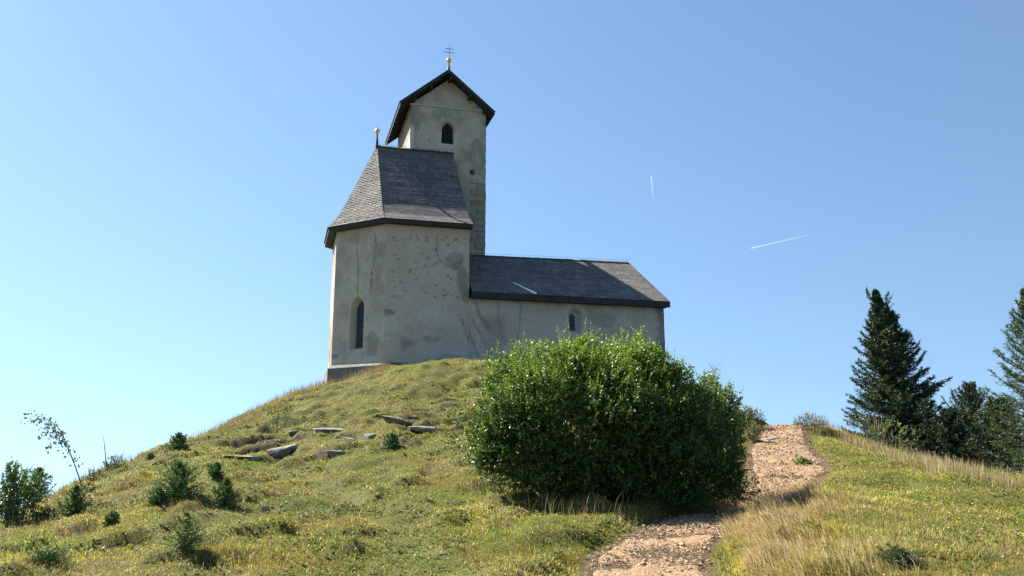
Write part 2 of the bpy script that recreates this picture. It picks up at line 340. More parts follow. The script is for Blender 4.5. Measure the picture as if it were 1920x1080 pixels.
# path sheet
pc = spl(np.linspace(0, len(pl) - 1.001, 520)); tg = np.gradient(pc[:, :2], axis=0); tg /= np.linalg.norm(tg, axis=1)[:, None]
nm = np.stack([tg[:, 1], -tg[:, 0]], 1); uu = np.linspace(-1, 1, 41)
wob_l = 1 + 0.35 * (fbm(np.arange(520) / 22, np.zeros(520), 3, 4) - 0.5); wob_r = 1 + 0.35 * (fbm(np.arange(520) / 22, np.zeros(520) + 9, 3, 5) - 0.5)
ww = pc[:, 2][:, None] * np.where(uu < 0, wob_l[:, None], wob_r[:, None]) * uu[None, :] * 1.03
PXw = pc[:, 0][:, None] + nm[:, 0][:, None] * ww; PYw = pc[:, 1][:, None] + nm[:, 1][:, None] * ww
PZw = ground(PXw, PYw) + 0.03 + 0.06 * (fbm(PXw * 2.2, PYw * 2.2, 4, 6) - .5) - .035 * sst(.5, .7, vnoise(PXw * 1.1, PYw * 1.6, 12)) + 0.025 * (vnoise(PXw * 9, PYw * 9, 6) - .5) - 0.08 * sst(0.85, 1.0, np.abs(uu))[None, :]
base = (np.arange(519)[:, None] * 41 + np.arange(40)[None, :]).ravel()
me = npmesh("path", np.stack([PXw.ravel(), PYw.ravel(), PZw.ravel()], 1), [np.stack([base, base + 1, base + 42, base + 41], 1)], None, True)
tag(link("path", me, M['path']), kind='structure')

# ------------------------------------------------------------------ church
church = empty("church", CH, AZ)
tag(church, "grey plastered stone church with polygonal apse and square bell tower on top of the hill", "church")
def lines(a, b, st, extra=()):
    r = np.arange(a, b, st); r = np.concatenate([r, [b]])
    for (c, d) in extra: r = np.concatenate([r, np.arange(c, d, 0.022)])
    r = np.unique(np.round(r, 4)); keep = [r[0]]
    for q in r[1:]:
        if q - keep[-1] > 0.012: keep.append(q)
    return np.array(keep)
def wallgrid(o, dvec, L, z0, z1, fn=None, fine_t=(), fine_z=(), st=0.06, jr=(0, 0)):
    t = lines(0, L, st, fine_t); z = lines(z0, z1, st, fine_z); T, Z = np.meshgrid(t, z)
    nrm = np.array([dvec[1], -dvec[0]])                       # outward
    off = 0.035 * (fbm(T * 1.1 + o[0] * 3.1, Z * 1.1 + o[1], 4, 31) - 0.5); col = np.zeros((T.size, 3))
    em = sst(0, 0.3, T) * sst(0, 0.3, L - T); off = off * em
    if fn is not None:
        o2, c2 = fn(T, Z); off = off + o2; col = np.clip(c2.reshape(-1, 3), 0, 1)
    tt = T + jr[0] * (fbm(Z * 3, Z * 0, 3, 3) - 0.5) * (1 - sst(0, 0.3, T)) + jr[1] * (fbm(Z * 3.1, Z * 0 + 3, 3, 5) - 0.5) * (1 - sst(0, 0.3, L - T))
    x = o[0] + dvec[0] * tt + nrm[0] * off; y = o[1] + dvec[1] * tt + nrm[1] * off
    b = (np.arange(len(z) - 1)[:, None] * len(t) + np.arange(len(t) - 1)[None, :]).ravel(); n = len(t)
    return np.stack([x.ravel(), y.ravel(), Z.ravel()], 1), np.stack([b, b + 1, b + n + 1, b + n], 1), col
def join(name, parts, mat, parent):
    V_, F_, C_ = [], [], []; b = 0
    for v, f, c in parts: V_.append(v); F_.append(f + b); C_.append(c); b += len(v)
    return link(name, npmesh(name, np.vstack(V_), F_ and [np.vstack(F_)], np.vstack(C_), True), mat, parent)
def niche(T, Z, c, w, zb, zs, depth, splay, pointed=True):
    dt = np.abs(T - c); R = w * 1.5 if pointed else w
    d = np.where(Z < zs, np.minimum(w - dt, Z - zb), R - np.hypot(dt + (R - w), Z - zs))
    return -depth * np.clip(d / splay, 0, 1), d
def stroke(T, Z, pts, w):
    """mask round a polyline"""
    best = np.full(T.shape, 9.)
    for (a, b), (c, d) in zip(pts[:-1], pts[1:]):
        l2 = (c - a)**2 + (d - b)**2 + 1e-9; k = np.clip(((T - a) * (c - a) + (Z - b) * (d - b)) / l2, 0, 1)
        best = np.minimum(best, np.hypot(T - a - k * (c - a), Z - b - k * (d - b)))
    w = w * (.45 + 1.1 * vnoise(T * 2.3, Z * 2.3, 8)); return 1 - sst(w * 0.4, w * 0.8, best + 1.1 * w * (fbm(T * 9, Z * 9, 3, 3) - 0.5))
def blob(T, Z, c, z, rt, rz, seed=1):
    d = np.hypot((T - c) / rt, (Z - z) / rz) + 0.9 * (fbm(T * 2.2, Z * 2.2, 3, seed) - 0.5); return 1 - sst(0.8, 1.05, d)
def pocks(T, Z, n, t0, t1, z0, z1, seed):
    r = np.random.default_rng(seed); m = np.zeros(T.shape)
    for _ in range(n):
        c, z = r.uniform(t0, t1), r.uniform(z0, z1); s = r.uniform(0.025, 0.07)
        m = np.maximum(m, (1 - sst(0.7, 1.1, np.hypot((T - c) / (s * r.uniform(1, 2)), (Z - z) / s) + 0.6 * (vnoise(T * 12, Z * 12, 3) - .5))) * r.uniform(0.6, 1.0))
    return m
def streaks(T, Z, seed, k=4): return sst(0.55, 0.8, fbm(T * k, Z * 0.5, 3, seed)) 
def w_side(T, Z):          # choir, long wall towards the viewer; T runs from the apse corner to the nave
    off = np.zeros(T.shape); c = np.zeros(T.shape + (3,))
    d = 0.55 * sst(0.5, 0.72, fbm(T * 0.9, Z * 0.9 + 4, 4, 12)) * sst(1.0, -0.5, Z - 1.6)
    d = np.maximum(d, 0.6 * stroke(T, Z, [(2.45, 6.4), (2.5, 6.0), (2.42, 5.7), (2.6, 5.2), (2.95, 4.9)], 0.06)); d = np.maximum(d, 0.7 * stroke(T, Z, [(1.2, 6.6), (1.15, 6.2)], 0.04))
    d = np.maximum(d, 0.55 * blob(T, Z, 3.35, 5.2, 0.45, 0.5, 5)); d = np.maximum(d, 0.5 * blob(T, Z, 3.75, 4.3, 0.3, 0.7, 6)); d = np.maximum(d, 0.5 * blob(T, Z, 3.9, 3.5, 0.25, 0.4, 7))
    d = np.maximum(d, 0.75 * pocks(T, Z, 60, 0.1, 3.8, 3.3, 6.4, 4)); d = np.maximum(d, 0.75 * blob(T, Z, 0.12, 2.5, 0.52, 0.17, 9))
    d = np.maximum(d, 0.5 * blob(T, Z, 3.2, 0.2, 0.7, 0.45, 10)); d = np.maximum(d, 0.45 * blob(T, Z, 2.3, 1.3, 0.45, 0.2, 11))
    d = np.maximum(d, 0.5 * blob(T, Z, 0.55, 3.25, 0.35, 0.12, 12)); d = np.maximum(d, 0.6 * stroke(T, Z, [(3.75, 2.3), (4.1, 1.2)], 0.07))
    c[..., 1] = 0.4 * sst(0.45, 0.7, fbm(T * 0.8 + 3, Z * 1.4, 4, 8)) * sst(3.8, 3.2, Z) + 0.25 * sst(0.55, 0.7, fbm(T * 1.6, Z * 1.6, 3, 9))
    c[..., 1] = np.maximum(c[..., 1], 0.95 * (T < .16 + .12 * vnoise(np.floor(Z / .28) * 3.3, Z * 0, 5)) * (Z > .75) * (Z < 2.3) * (np.abs(Z / .28 - np.round(Z / .28)) > .1)); d = np.where((T < .2) & (Z > .75) & (Z < 2.3), .3, d); d = np.maximum(d, 0.6 * stroke(T, Z, [(-.1, 1.3), (0.25, 1.3)], 0.05) ); d = np.maximum(d, 0.6 * stroke(T, Z, [(-.1, 1.75), (0.25, 1.78)], 0.05))
    off -= 0.02 * pocks(T, Z, 60, 0.1, 3.8, 3.3, 6.4, 4) + 0.015 * d; c[..., 0] = d; return off, c
def w_diag(T, Z):          # T runs from the far-left corner to the apse corner (length 3.18)
    off, dd = niche(T, Z, 3.18 - 1.68, 0.43, 0.80, 2.82, 0.42, 0.15); c = np.zeros(T.shape + (3,)); k = 3.18 - T
    d = 0.3 * sst(0.52, 0.75, fbm(T * 1.1 + 8, Z * 1.1, 4, 14))
    d = np.maximum(d, 0.6 * stroke(k, Z, [(1.8, 6.5), (1.85, 5.9), (1.75, 5.3), (1.68, 4.6), (1.7, 3.5)], 0.065)); d = np.maximum(d, 0.6 * stroke(k, Z, [(0.75, 6.5), (0.65, 5.9), (0.7, 5.2), (0.85, 4.5), (0.85, 3.8)], 0.07))
    d = np.maximum(d, 0.7 * pocks(T, Z, 28, 0.3, 3.0, 3.0, 6.4, 8)); d = np.maximum(d, 0.95 * blob(T, Z, 0.25, 0.55, 0.34, 0.15, 3)); d = np.maximum(d, 0.4 * blob(T, Z, 0.8, 0.9, 0.5, 0.5, 13)); d = np.maximum(d, 0.4 * blob(T, Z, 2.5, 1.0, 0.4, 0.7, 14))
    c[..., 1] = 0.35 * sst(0.5, 0.7, fbm(T * 1.2, Z * 1.2, 4, 15)); c[..., 1] = np.where(dd > -0.1, np.maximum(c[..., 1], 0.35), c[..., 1]); c[..., 1] = np.maximum(c[..., 1], 0.7 * blob(T, Z, 3.15, 1.6, 0.18, 0.7, 2))
    yel = sst(0.27, 0.2, np.hypot(T - 1.27, Z - 3.0)); c[..., 2] = 0.0; c[..., 1] = np.maximum(c[..., 1], 0.5 * yel)
    d = np.where(dd > -0.05, d * 0.3, d); c[..., 0] = d; return off - 0.015 * d, c
def w_end(T, Z):
    c = np.zeros(T.shape + (3,)); c[..., 0] = 0.35 + 0.4 * sst(0.5, 0.7, fbm(T * 1.5, Z * 1.5, 4, 17)) + 0.5 * blob(T, Z, 3, 0.5, 0.3, 0.2); c[..., 1] = 0.3 * sst(0.5, 0.7, fbm(T * 1.2, Z, 4, 25)); return 0 * T, c
def w_nave(T, Z):          # T from the choir end (s=4.1) outwards, length 10.4
    off, dd = niche(T, Z, 5.52, 0.40, 1.85, 2.78, 0.34, 0.2, False); c = np.zeros(T.shape + (3,)); P = T + 4.1
    d = 0.3 * sst(0.5, 0.75, fbm(T * 0.8 + 2, Z * 0.9, 4, 18))
    for pts, w in (([(.35, 3.2), (.5, 2.6), (.75, 2.2), (.95, 1.9)], .14), ([(.2, 2.3), (.6, 1.6), (.95, .9)], .1), ([(1.45, 3.2), (1.5, 2.5), (1.6, 2.0)], .11), ([(2.65, 3.2), (2.6, 2.3), (2.5, 1.4)], .09), ([(-.1, 2.0), (.3, 1.0), (.6, .3)], .1), ([(.75, 2.3), (1.0, 2.15), (1.1, 1.8)], .07), ([(4.6, 3.3), (4.6, 3.15)], .05)):
        d = np.maximum(d, 0.5 * stroke(T, Z, pts, w))
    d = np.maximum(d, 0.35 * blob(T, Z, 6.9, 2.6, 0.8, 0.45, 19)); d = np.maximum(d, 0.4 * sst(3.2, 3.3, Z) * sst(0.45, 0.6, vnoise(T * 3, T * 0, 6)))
    d = np.maximum(d, 0.7 * sst(9.9, 10.3, T + 0.25 * vnoise(Z * 4, Z * 0, 3)) )
    c[..., 1] = 0.45 * sst(0.4, 0.66, fbm(T * 0.6 + 6, Z * 1.0, 4, 28)); c[..., 1] = np.where((dd > -0.22), np.maximum(c[..., 1], 0.55), c[..., 1]); c[..., 1] *= (1 - 0.8 * d)
    d = np.where(dd > 0, d * 0.3, d); c[..., 0] = d; return off - 0.012 * d, c
def quoin(T, Z, L, side, zmax, seed):
    k = np.floor(Z / 0.34); wd = 0.45 + 0.35 * ((k % 2)) + 0.2 * vnoise(k * 1.7, k * 0, seed); q = (L - T) if side else T
    inb = (q < wd) & (Z < zmax); fz = Z / 0.34 - k; joint = inb & ((fz < 0.16) | (np.abs(q - wd) < 0.05))
    return inb, joint
def w_tower(T, Z):         # T from s=1.55, length 4.25
    off, dd = niche(T, Z, 2.08, 0.345, 12.72, 13.5, 0.28, 0.05); c = np.zeros(T.shape + (3,))
    d = 0.55 * sst(0.48, 0.72, fbm(T * 0.9 + 5, Z * 0.7, 4, 20)); d = np.maximum(d, 0.4 * sst(11.5, 9.5, Z))
    d = np.maximum(d, 0.5 * pocks(T, Z, 40, 0.2, 4, 8, 16, 5)); 
    inb, jt = quoin(T, Z, 4.25, 1, 10.6, 4); d = np.where(inb, 0.35 + 0.25 * vnoise(np.floor(Z / .34) * 3.1, Z * 0, 2), d); d = np.where(jt, 0.75, d)
    hole = sst(0.16, 0.09, np.maximum(np.abs(T - 3.5), np.abs(Z - 11.2))); d = np.maximum(d, hole); off = off - 0.25 * hole
    c[..., 2] = 0.75 * blob(T, Z, 3.75, 9.45, 0.32, 0.17, 6) + 0.3 * ((dd < 0) & (dd > -0.14) & (Z > 13.35)); d = np.maximum(d, 0.5 * blob(T, Z, 3.3, 9.5, 0.25, 0.1, 6))
    c[..., 1] = 0.4 * sst(0.52, 0.72, fbm(T * 1.3, Z * 1.0, 4, 29)) * (Z > 11); c[..., 1] = np.maximum(c[..., 1], 0.9 * blob(T, Z, 0.1, 12.9, 0.16, 0.75, 3)); c[..., 1] = np.maximum(c[..., 1], 0.4 * ((dd < 0) & (dd > -0.12)))
    gab = (Z > 14.75); d = np.where(gab, np.minimum(d, 0.25), d); c[..., 0] = d; return off - 0.02 * d - 0.03 * jt, c
def w_plain(seed):
    def f(T, Z):
        c = np.zeros(T.shape + (3,)); c[..., 0] = 0.5 * sst(0.5, 0.7, fbm(T * 1.2, Z * 1.2, 4, seed)); c[..., 1] = 0.35 * sst(0.5, 0.7, fbm(T, Z, 4, seed + 5)); return 0 * T, c
    return f
q = 2.25; r2 = sqrt(.5); ZB = -2.2
CT = 6.92
join("choir_wall", [wallgrid((0, 0), (1, 0), 4.10, ZB, CT, w_side),
     wallgrid((-q, q), (r2, -r2), q / r2, ZB, CT, w_diag, [(0.95, 2.05)], [(0.75, 3.45)]),
     wallgrid((-q, q + 3), (0, -1), 3.0, ZB, CT, w_end), wallgrid((0, 7.5), (-r2, -r2), q / r2, ZB, CT, w_plain(3), st=.2),
     wallgrid((4.1, 7.5), (-1, 0), 4.1, ZB, CT, w_plain(4), st=.2), wallgrid((4.1, 0), (0, 1), 7.5, ZB, CT, w_plain(5), st=.2)], M['plaster'], church)
g1 = wallgrid((4.1, 0.03), (1, 0), 10.40, ZB, 3.40, w_nave, [(5.0, 6.05)], [(1.75, 3.25)], jr=(0, 0.10))
g2 = wallgrid((14.5, 0.03), (0, 1), 7.44, ZB, 3.40, w_plain(6), st=.1); g3 = wallgrid((14.5, 7.47), (-1, 0), 10.4, ZB, 3.4, w_plain(7), st=.2)
gb = [(np.array([(14.46, 0.03, 3.38), (14.46, 7.47, 3.38), (14.46, 3.75, 6.3)]), np.array([[0, 1, 2, 2]])[:, :], np.zeros((3, 3)))]
nav = join("nave_wall", [g1, g2, g3], M['plaster'], church)
MB().add([(14.48, 0.05, 3.37), (14.48, 7.45, 3.37), (14.3, 3.75, 6.25), (14.3, 0.05, 3.37), (14.3, 7.45, 3.37), (14.2, 3.75, 6.25)], [(0, 1, 2), (5, 4, 3), (0, 2, 5, 3), (2, 1, 4, 5), (1, 0, 3, 4)]).build("gable_wall", M['stone'], church)
TS0, TS1, TV0, TV1 = 1.55, 5.80, 3.76, 8.95; TZ = 14.85
tfront = wallgrid((TS0, TV0), (1, 0), TS1 - TS0, 3.0, 16.75, w_tower, [(1.65, 2.5), (3.3, 3.7)], [(12.6, 14.2), (11, 11.4)], jr=(0.05, 0.09))
v, f, c = tfront; mid = (TS0 + TS1) / 2                       # clip the rectangle to the gable
zc = 16.55 - np.abs(v[:, 0] - mid) * 0.80
v[:, 2] = np.where(v[:, 2] > TZ - .2, np.minimum(v[:, 2], zc), v[:, 2]); tfront = (v, f, c)
tb = wallgrid((TS1, TV1), (-1, 0), TS1 - TS0, 3.0, 16.75, w_plain(9), st=.2); v, f, c = tb; v[:, 2] = np.where(v[:, 2] > TZ - .2, np.minimum(v[:, 2], 16.55 - np.abs(v[:, 0] - mid) * .8), v[:, 2]); tb = (v, f, c)
join("tower_wall", [tfront, wallgrid((TS0, TV1), (0, -1), TV1 - TV0, 3.0, TZ, lambda T, Z: (0 * T, np.stack([.55 + .3 * (fbm(T, Z, 4, 12) - .5) - .5 * sst(3.9, 4.1, T) * (Z < 13), 0.8 * sst(3.9, 4.1, T) * (Z < 13), 0 * T], -1)), st=.1, jr=(0, -0.05)), wallgrid((TS1, TV0), (0, 1), TV1 - TV0, 3.0, TZ, w_plain(10), st=.1, jr=(0.09, 0)), tb], M['plaster'], church)  # left face: eave shade painted as dark tone, sunlit band near front corner painted pale
mb = MB(); mb.hexa([(TS0 - .05, TV0 - .09, 14.78), (TS1 + .05, TV0 - .09, 14.78), (TS1 + .05, TV0 + .05, 14.78), (TS0 - .05, TV0 + .05, 14.78)], [(TS0 - .05, TV0 - .07, 14.86), (TS1 + .05, TV0 - .07, 14.86), (TS1 + .05, TV0 + .05, 14.92), (TS0 - .05, TV0 + .05, 14.92)])
mb.build("cornice", simple("cornice_stone", (0.34, 0.33, 0.31), (0.5, 0.49, 0.46), 3), church)
# plinth round the apse
mb = MB()
ring_o = [(4.1, 0), (0, 0), (-q, q), (-q, q + 3), (0, 7.5)]
def offset(poly, d):
    res = []
    for i, p in enumerate(poly):
        def nrm(a, b):
            l = hypot(b[0] - a[0], b[1] - a[1]); return ((a[1] - b[1]) / l * -1 * -1, (b[0] - a[0]) / l * -1 * -1)
        ns = []
        if i > 0: a, b = poly[i - 1], p; l = hypot(b[0] - a[0], b[1] - a[1]); ns.append(((-(b[1] - a[1])) / l, (b[0] - a[0]) / l))
        if i < len(poly) - 1: a, b = p, poly[i + 1]; l = hypot(b[0] - a[0], b[1] - a[1]); ns.append(((-(b[1] - a[1])) / l, (b[0] - a[0]) / l))
        if len(ns) == 1: n = ns[0]; k = 1
        else: n = (ns[0][0] + ns[1][0], ns[0][1] + ns[1][1]); k = 2 / (n[0]**2 + n[1]**2)
        res.append((p[0] - n[0] * k * d * -1 * -1, p[1] - n[1] * k * d * -1 * -1))
    return res
def offs(poly, d):        # outward = away from the centre of the choir
    a = offset(poly, d); b = offset(poly, -d); c = (1.5, 3.75)
    return a if hypot(a[1][0] - c[0], a[1][1] - c[1]) > hypot(b[1][0] - c[0], b[1][1] - c[1]) else b
po = offs(ring_o, 0.17); pi_ = offs(ring_o, -0.02)
for i in range(len(ring_o) - 1):
    a, b, c, d = po[i], po[i + 1], pi_[i + 1], pi_[i]
    mb.add([(*a, ZB), (*b, ZB), (*a, -0.05), (*b, -0.05), (*d, 0.11), (*c, 0.11)], [(0, 2, 3, 1), (2, 4, 5, 3)])
mb.build("plinth", simple("plinth_stone", (0.08, 0.076, 0.068), (0.20, 0.188, 0.168), 4.5, 0.92, 0.9), church)
# roofs -------------------------------------------------------------
def shingles(facets, profile, expo=0.14, wid=(0.09, 0.17), pal=None, seed=1, thick=0.006):
    """facets: ((lower-left, lower-right), (upper-left, upper-right)) seen from outside; profile(w) -> lift fraction 0..1"""
    r = random.Random(seed); V_ = []; F_ = []; C_ = []
    for fi, ((a, b), (c, d)) in enumerate(facets):
        tk = thick[fi] if isinstance(thick, (list, tuple)) else thick
        a, b, c, d = map(Vector, (a, b, c, d))
        def pt(u_, w): 
            p = (a.lerp(b, u_)).lerp(c.lerp(d, u_), w); z0 = a.z + (b.z - a.z) * u_; z1 = c.z + (d.z - c.z) * u_
            p.z = z0 + (z1 - z0) * profile(w); return p
        ws = [0.0]; 
        while ws[-1] < 1:                                      # rows of equal exposure
            w = ws[-1]; s_ = (pt(.5, min(1, w + .01)) - pt(.5, min(.999, w))).length / 0.01 if w < .99 else 5; ws.append(w + expo / max(s_, 0.1))
        ws[-1] = 1.0
        for k in range(len(ws) - 1):
            w0, w1 = ws[k], ws[k + 1]; wl = min(1.0, w1 + 0.3 * (w1 - w0)); L = (pt(1, w0) - pt(0, w0)).length
            if L < 0.05: continue
            x = -r.random() * 0.1
            nrm = (pt(1, w0) - pt(0, w0)).cross(pt(.5, w1) - pt(.5, w0)).normalized()
            dark = r.uniform(0.86, 1.14); sag = r.uniform(-.006, .006)
            while x < L:
                wd = r.uniform(*wid); u0 = max(0, x) / L; u1 = min(L, x + wd - 0.006) / L; x += wd
                if u1 <= u0: continue
                lift = tk * r.uniform(0.8, 1.35) ; j = r.uniform(-.12, .12) * (w1 - w0); wa = max(0, w0 + j) if k else w0 - 0.0
                p0, p1, p2, p3 = pt(u0, wa), pt(u1, wa), pt(u1, wl), pt(u0, wl)
                if k == 0: 
                    e = (pt(.5, 0.0) - pt(.5, w1)).normalized() * 0.05; p0 = p0 + e; p1 = p1 + e
                n0 = nrm * (lift + 0.009 + sag * .4); n1 = nrm * 0.006; i = len(V_)
                V_ += [p0 + n0, p1 + n0, p2 + n1, p3 + n1, p0 - nrm * .01, p1 - nrm * .01]
                F_ += [(i, i + 1, i + 2, i + 3), (i + 4, i + 5, i + 1, i), (i + 4, i, i + 3, i + 3), (i + 1, i + 5, i + 2, i + 2)]
                cc = pal[0] if r.random() < .55 else pal[r.randrange(len(pal))]; g = dark * r.uniform(0.9, 1.1); C_ += [(cc[0] * g, cc[1] * g, cc[2] * g)] * 6
    F4 = [f for f in F_ if len(set(f)) == 4]; F3 = [tuple(dict.fromkeys(f)) for f in F_ if len(set(f)) == 3]
    return npmesh("roof", np.array([tuple(p) for p in V_]), [np.array(F4), np.array(F3)], np.array(C_))
PAL = [(0.120, 0.115, 0.107), (0.108, 0.105, 0.10), (0.14, 0.135, 0.126), (0.175, 0.168, 0.155), (0.095, 0.092, 0.088)]
def hprof(w): return float(np.interp(w, [0, .13, .27, 1.0], [0, .076, .195, 1.0]))
EO = 0.42; EZ_ = 7.04; RZ = 12.18; A1 = (-0.2, 3.75, RZ); B1 = (3.92, 3.75, RZ)
eo = offs([(4.18, 0), (0, 0), (-q, q), (-q, q + 3), (0, 7.5), (4.18, 7.5)], EO)
ev = [(*p, EZ_) for p in eo]
fac = [((ev[1], ev[0]), (A1, B1)), ((ev[2], ev[1]), (A1, A1)), ((ev[3], ev[2]), (A1, A1)), ((ev[4], ev[3]), (A1, A1)), ((ev[5], ev[4]), (B1, A1))]
croof = link("choir_roof", shingles(fac, hprof, 0.13, pal=PAL, seed=3, thick=[.002, .03, .03, .02, .01]), M['shingle'], church)
croof.data.name = "choir_roof"
mb = MB()                                                    # boarding under the shingles, eave board, soffit
for (a, b), (c, d) in fac:
    wsx = [0, .13, .27, 1.0]
    for k in range(3):
        def P(p, q_, w): return (p[0] + (q_[0] - p[0]) * w, p[1] + (q_[1] - p[1]) * w, p[2] + (q_[2] - p[2]) * hprof(w) - 0.012)
        w0, w1 = wsx[k], wsx[k + 1]; mb.add([P(a, c, w0), P(b, d, w0), P(b, d, w1), P(a, c, w1)], [(0, 1, 2, 3)] if w1 < 1 or c != d else [(0, 1, 2)])
iw = offs([(4.18, 0), (0, 0), (-q, q), (-q, q + 3), (0, 7.5), (4.18, 7.5)], -0.05)
for i in range(5):
    a, b, c, d = eo[i], eo[i + 1], iw[i + 1], iw[i]
    mb.add([(*a, EZ_ - .012), (*b, EZ_ - .012), (*a, EZ_ - .22), (*b, EZ_ - .22), (*d, EZ_ - .22), (*c, EZ_ - .22)], [(0, 2, 3, 1), (2, 4, 5, 3)])
mb.build("eave_board", M['darkwood'], croof)
# end gable of the choir roof above the nave
mb = MB(); gp = [(eo[0][1], EZ_ - .03)] + [(eo[0][1] + (3.75 - eo[0][1]) * w, EZ_ + (RZ - EZ_) * hprof(w) - .03) for w in (.13, .27, 1.0)]; gp = gp + [(7.5 - y, z) for y, z in gp[::-1][1:]]
xs = lambda z: 4.12 + (3.88 - 4.12) * (z - EZ_) / (RZ - EZ_)
vs = [(xs(z), y, z) for y, z in gp]; vs += [(4.0 - .2, y, z) for y, z in gp]; n = len(gp)
mb.add(vs, [tuple(range(n)), tuple(range(2 * n - 1, n - 1, -1))] + [(i, i + n, (i + 1) % n + n, (i + 1) % n) for i in range(n)])
mb.build("end_boarding", M['darkwood'], croof)
mb = MB()                                                    # ridge shingle saddle
r = random.Random(5); x = A1[0]
while x < B1[0] - .1:
    z = RZ + .02 + r.uniform(0, .02); mb.hexa([(x, 3.64, z - .10), (x + .2, 3.64, z - .10), (x + .2, 3.75, z), (x, 3.75, z)], [(x, 3.64, z - .07), (x + .2, 3.64, z - .06), (x + .2, 3.75, z + .04), (x, 3.75, z + .03)])
    mb.hexa([(x, 3.751, z), (x + .2, 3.751, z), (x + .2, 3.86, z - .1), (x, 3.86, z - .1)], [(x, 3.751, z + .03), (x + .2, 3.751, z + .04), (x + .2, 3.86, z - .06), (x, 3.86, z - .07)]); x += .19
mb.build("ridge_cap", M['louvre'], croof)
mb = MB(); mb.tube([(-.1, 3.75, RZ + .05), (-.1, 3.75, RZ + .16)], [.008, .008], 4)
for k in range(5): x = -.1 + k * 1.0; mb.tube([(x, 3.75, RZ + .02), (x, 3.75, RZ + .14)], [.007, .007], 4)
mb.tube([(-.1, 3.75, RZ + .14), (3.9, 3.75, RZ + .14), (4.0, 3.72, RZ + .32)], [.007, .007, .007], 4); mb.build("lightning_conductor", M['iron'], croof)
def finial(name, s, v, z, rb, ball_z, top, cross):
    e = MB(); e.lathe([(rb * 1.9, -0.25), (rb * 1.3, 0.05), (rb * .7, ball_z * .6), (rb * .5, ball_z)], (s, v, z), 10); st = e.build(name, M['iron'], church, True)
    br = 0.145; pr = [(0.001, -br)] + [(br * sin(a), -br * cos(a)) for a in np.linspace(.25, pi - .25, 9)] + [(0.001, br)]
    MB().lathe(pr, (s, v, z + ball_z), 18).build("ball", M['gold'], st, True)
    c = MB()
    if cross:
        c.tube([(s, v, z + ball_z + .1), (s, v, z + top)], [.022, .016], 6)
        for zz, w in ((top - .17, .17), (top - .39, .27)): c.tube([(s - w, v, z + zz), (s + w, v, z + zz)], [.017, .017], 6)
        for zz, w in ((top - .17, .17), (top - .39, .27)):
            for sg in (-1, 1): c.tube([(s + sg * w, v, z + zz), (s + sg * (w + .03), v, z + zz)], [.027, .02], 6)
        c.build("patriarchal_cross", M['iron'], st)
    else:
        c.lathe([(.035, ball_z + .1), (.02, ball_z + .2), (.003, top)], (s, v, z), 8); c.build("spike", M['gold'], st, True)
    return st
finial("choir_finial", -0.24, 3.75, RZ, 0.07, 0.86, 1.36, False)
# nave roof
NE, NV = 3.66, -0.45
nf = [(((4.16, NV, NE), (14.62, NV, NE)), ((4.16, 3.75, 6.44), (14.22, 3.75, 6.62))), (((14.62, 7.95, NE), (4.16, 7.95, NE)), ((14.22, 3.75, 6.62), (4.16, 3.75, 6.44)))]
nroof = link("nave_roof", shingles(nf, lambda w: w, 0.15, pal=PAL, seed=9, thick=0.003), M['shingle'], church); nroof.data.name = "nave_roof"
mb = MB()
for (a, b), (c, d) in nf:
    L_ = lambda p, q_, k: tuple(p[i] + (q_[i] - p[i]) * k - (.014 if i == 2 else 0) for i in range(3))
    for k in range(12):
        lo0, lo1, hi0, hi1 = L_(a, b, k / 12), L_(a, b, (k + 1) / 12), L_(c, d, k / 12), L_(c, d, (k + 1) / 12); mb.add([lo0, lo1, hi1, hi0], [(0, 1, 2), (0, 2, 3)])
mb.box(4.13, 14.64, NV - .02, NV + .03, NE - .33, NE - .02); mb.box(4.13, 14.6, NV + .03, 0.08, NE - .30, NE - .26)
mb.box(4.13, 14.64, 7.92, 7.97, NE - .33, NE - .02)
for i in range(2):                                           # barge board on the open gable
    y0, y1 = (NV, 3.75) if i == 0 else (7.95, 3.75)
    mb.hexa([(14.60, y0, NE - .22), (14.64, y0, NE - .22), (14.24, y1, 6.40), (14.20, y1, 6.40)], [(14.60, y0, NE - .02), (14.64, y0, NE - .02), (14.24, y1, 6.60), (14.20, y1, 6.60)])
mb.build("eave_board", M['darkwood'], nroof)
mb = MB(); x = 4.2; r = random.Random(8)
while x < 14.1:
    z = 6.44 + (x - 4.16) / 10.06 * .18 + .02 + r.uniform(-.006, .012)
    mb.hexa([(x, 3.62, z - .09), (x + .2, 3.62, z - .09), (x + .2, 3.75, z), (x, 3.75, z)], [(x, 3.62, z - .06), (x + .2, 3.62, z - .05), (x + .2, 3.75, z + .04), (x, 3.75, z + .03)])
    mb.hexa([(x, 3.751, z), (x + .2, 3.751, z), (x + .2, 3.88, z - .09), (x, 3.88, z - .09)], [(x, 3.751, z + .03), (x + .2, 3.751, z + .04), (x + .2, 3.88, z - .05), (x, 3.88, z - .06)]); x += .195
mb.build("ridge_cap", M['louvre'], nroof)
mb = MB(); mb.tube([(4.4, 3.75, 6.60), (9, 3.75, 6.68), (14.2, 3.75, 6.78)], [.006] * 3, 4)
for k in range(9): x = 4.8 + k * 1.15; z = 6.44 + (x - 4.16) * .018; mb.tube([(x, 3.75, z), (x, 3.75, z + .16)], [.006, .006], 4)
mb.build("lightning_conductor", M['iron'], nroof)
def nr(s_, v_): return (s_, v_, NE + (v_ - NV) / (3.75 - NV) * (2.78 + .018 * (s_ - 4.16)) + .028)
mb = MB(); mb.hexa([nr(6.50, .62), nr(7.28, -.47), nr(7.42, -.47), nr(6.56, .62)], [tuple(np.add(nr(6.50, .62), (0, 0, .02))), tuple(np.add(nr(7.28, -.47), (0, 0, .05))), tuple(np.add(nr(7.42, -.47), (0, 0, .05))), tuple(np.add(nr(6.56, .62), (0, 0, .02)))])
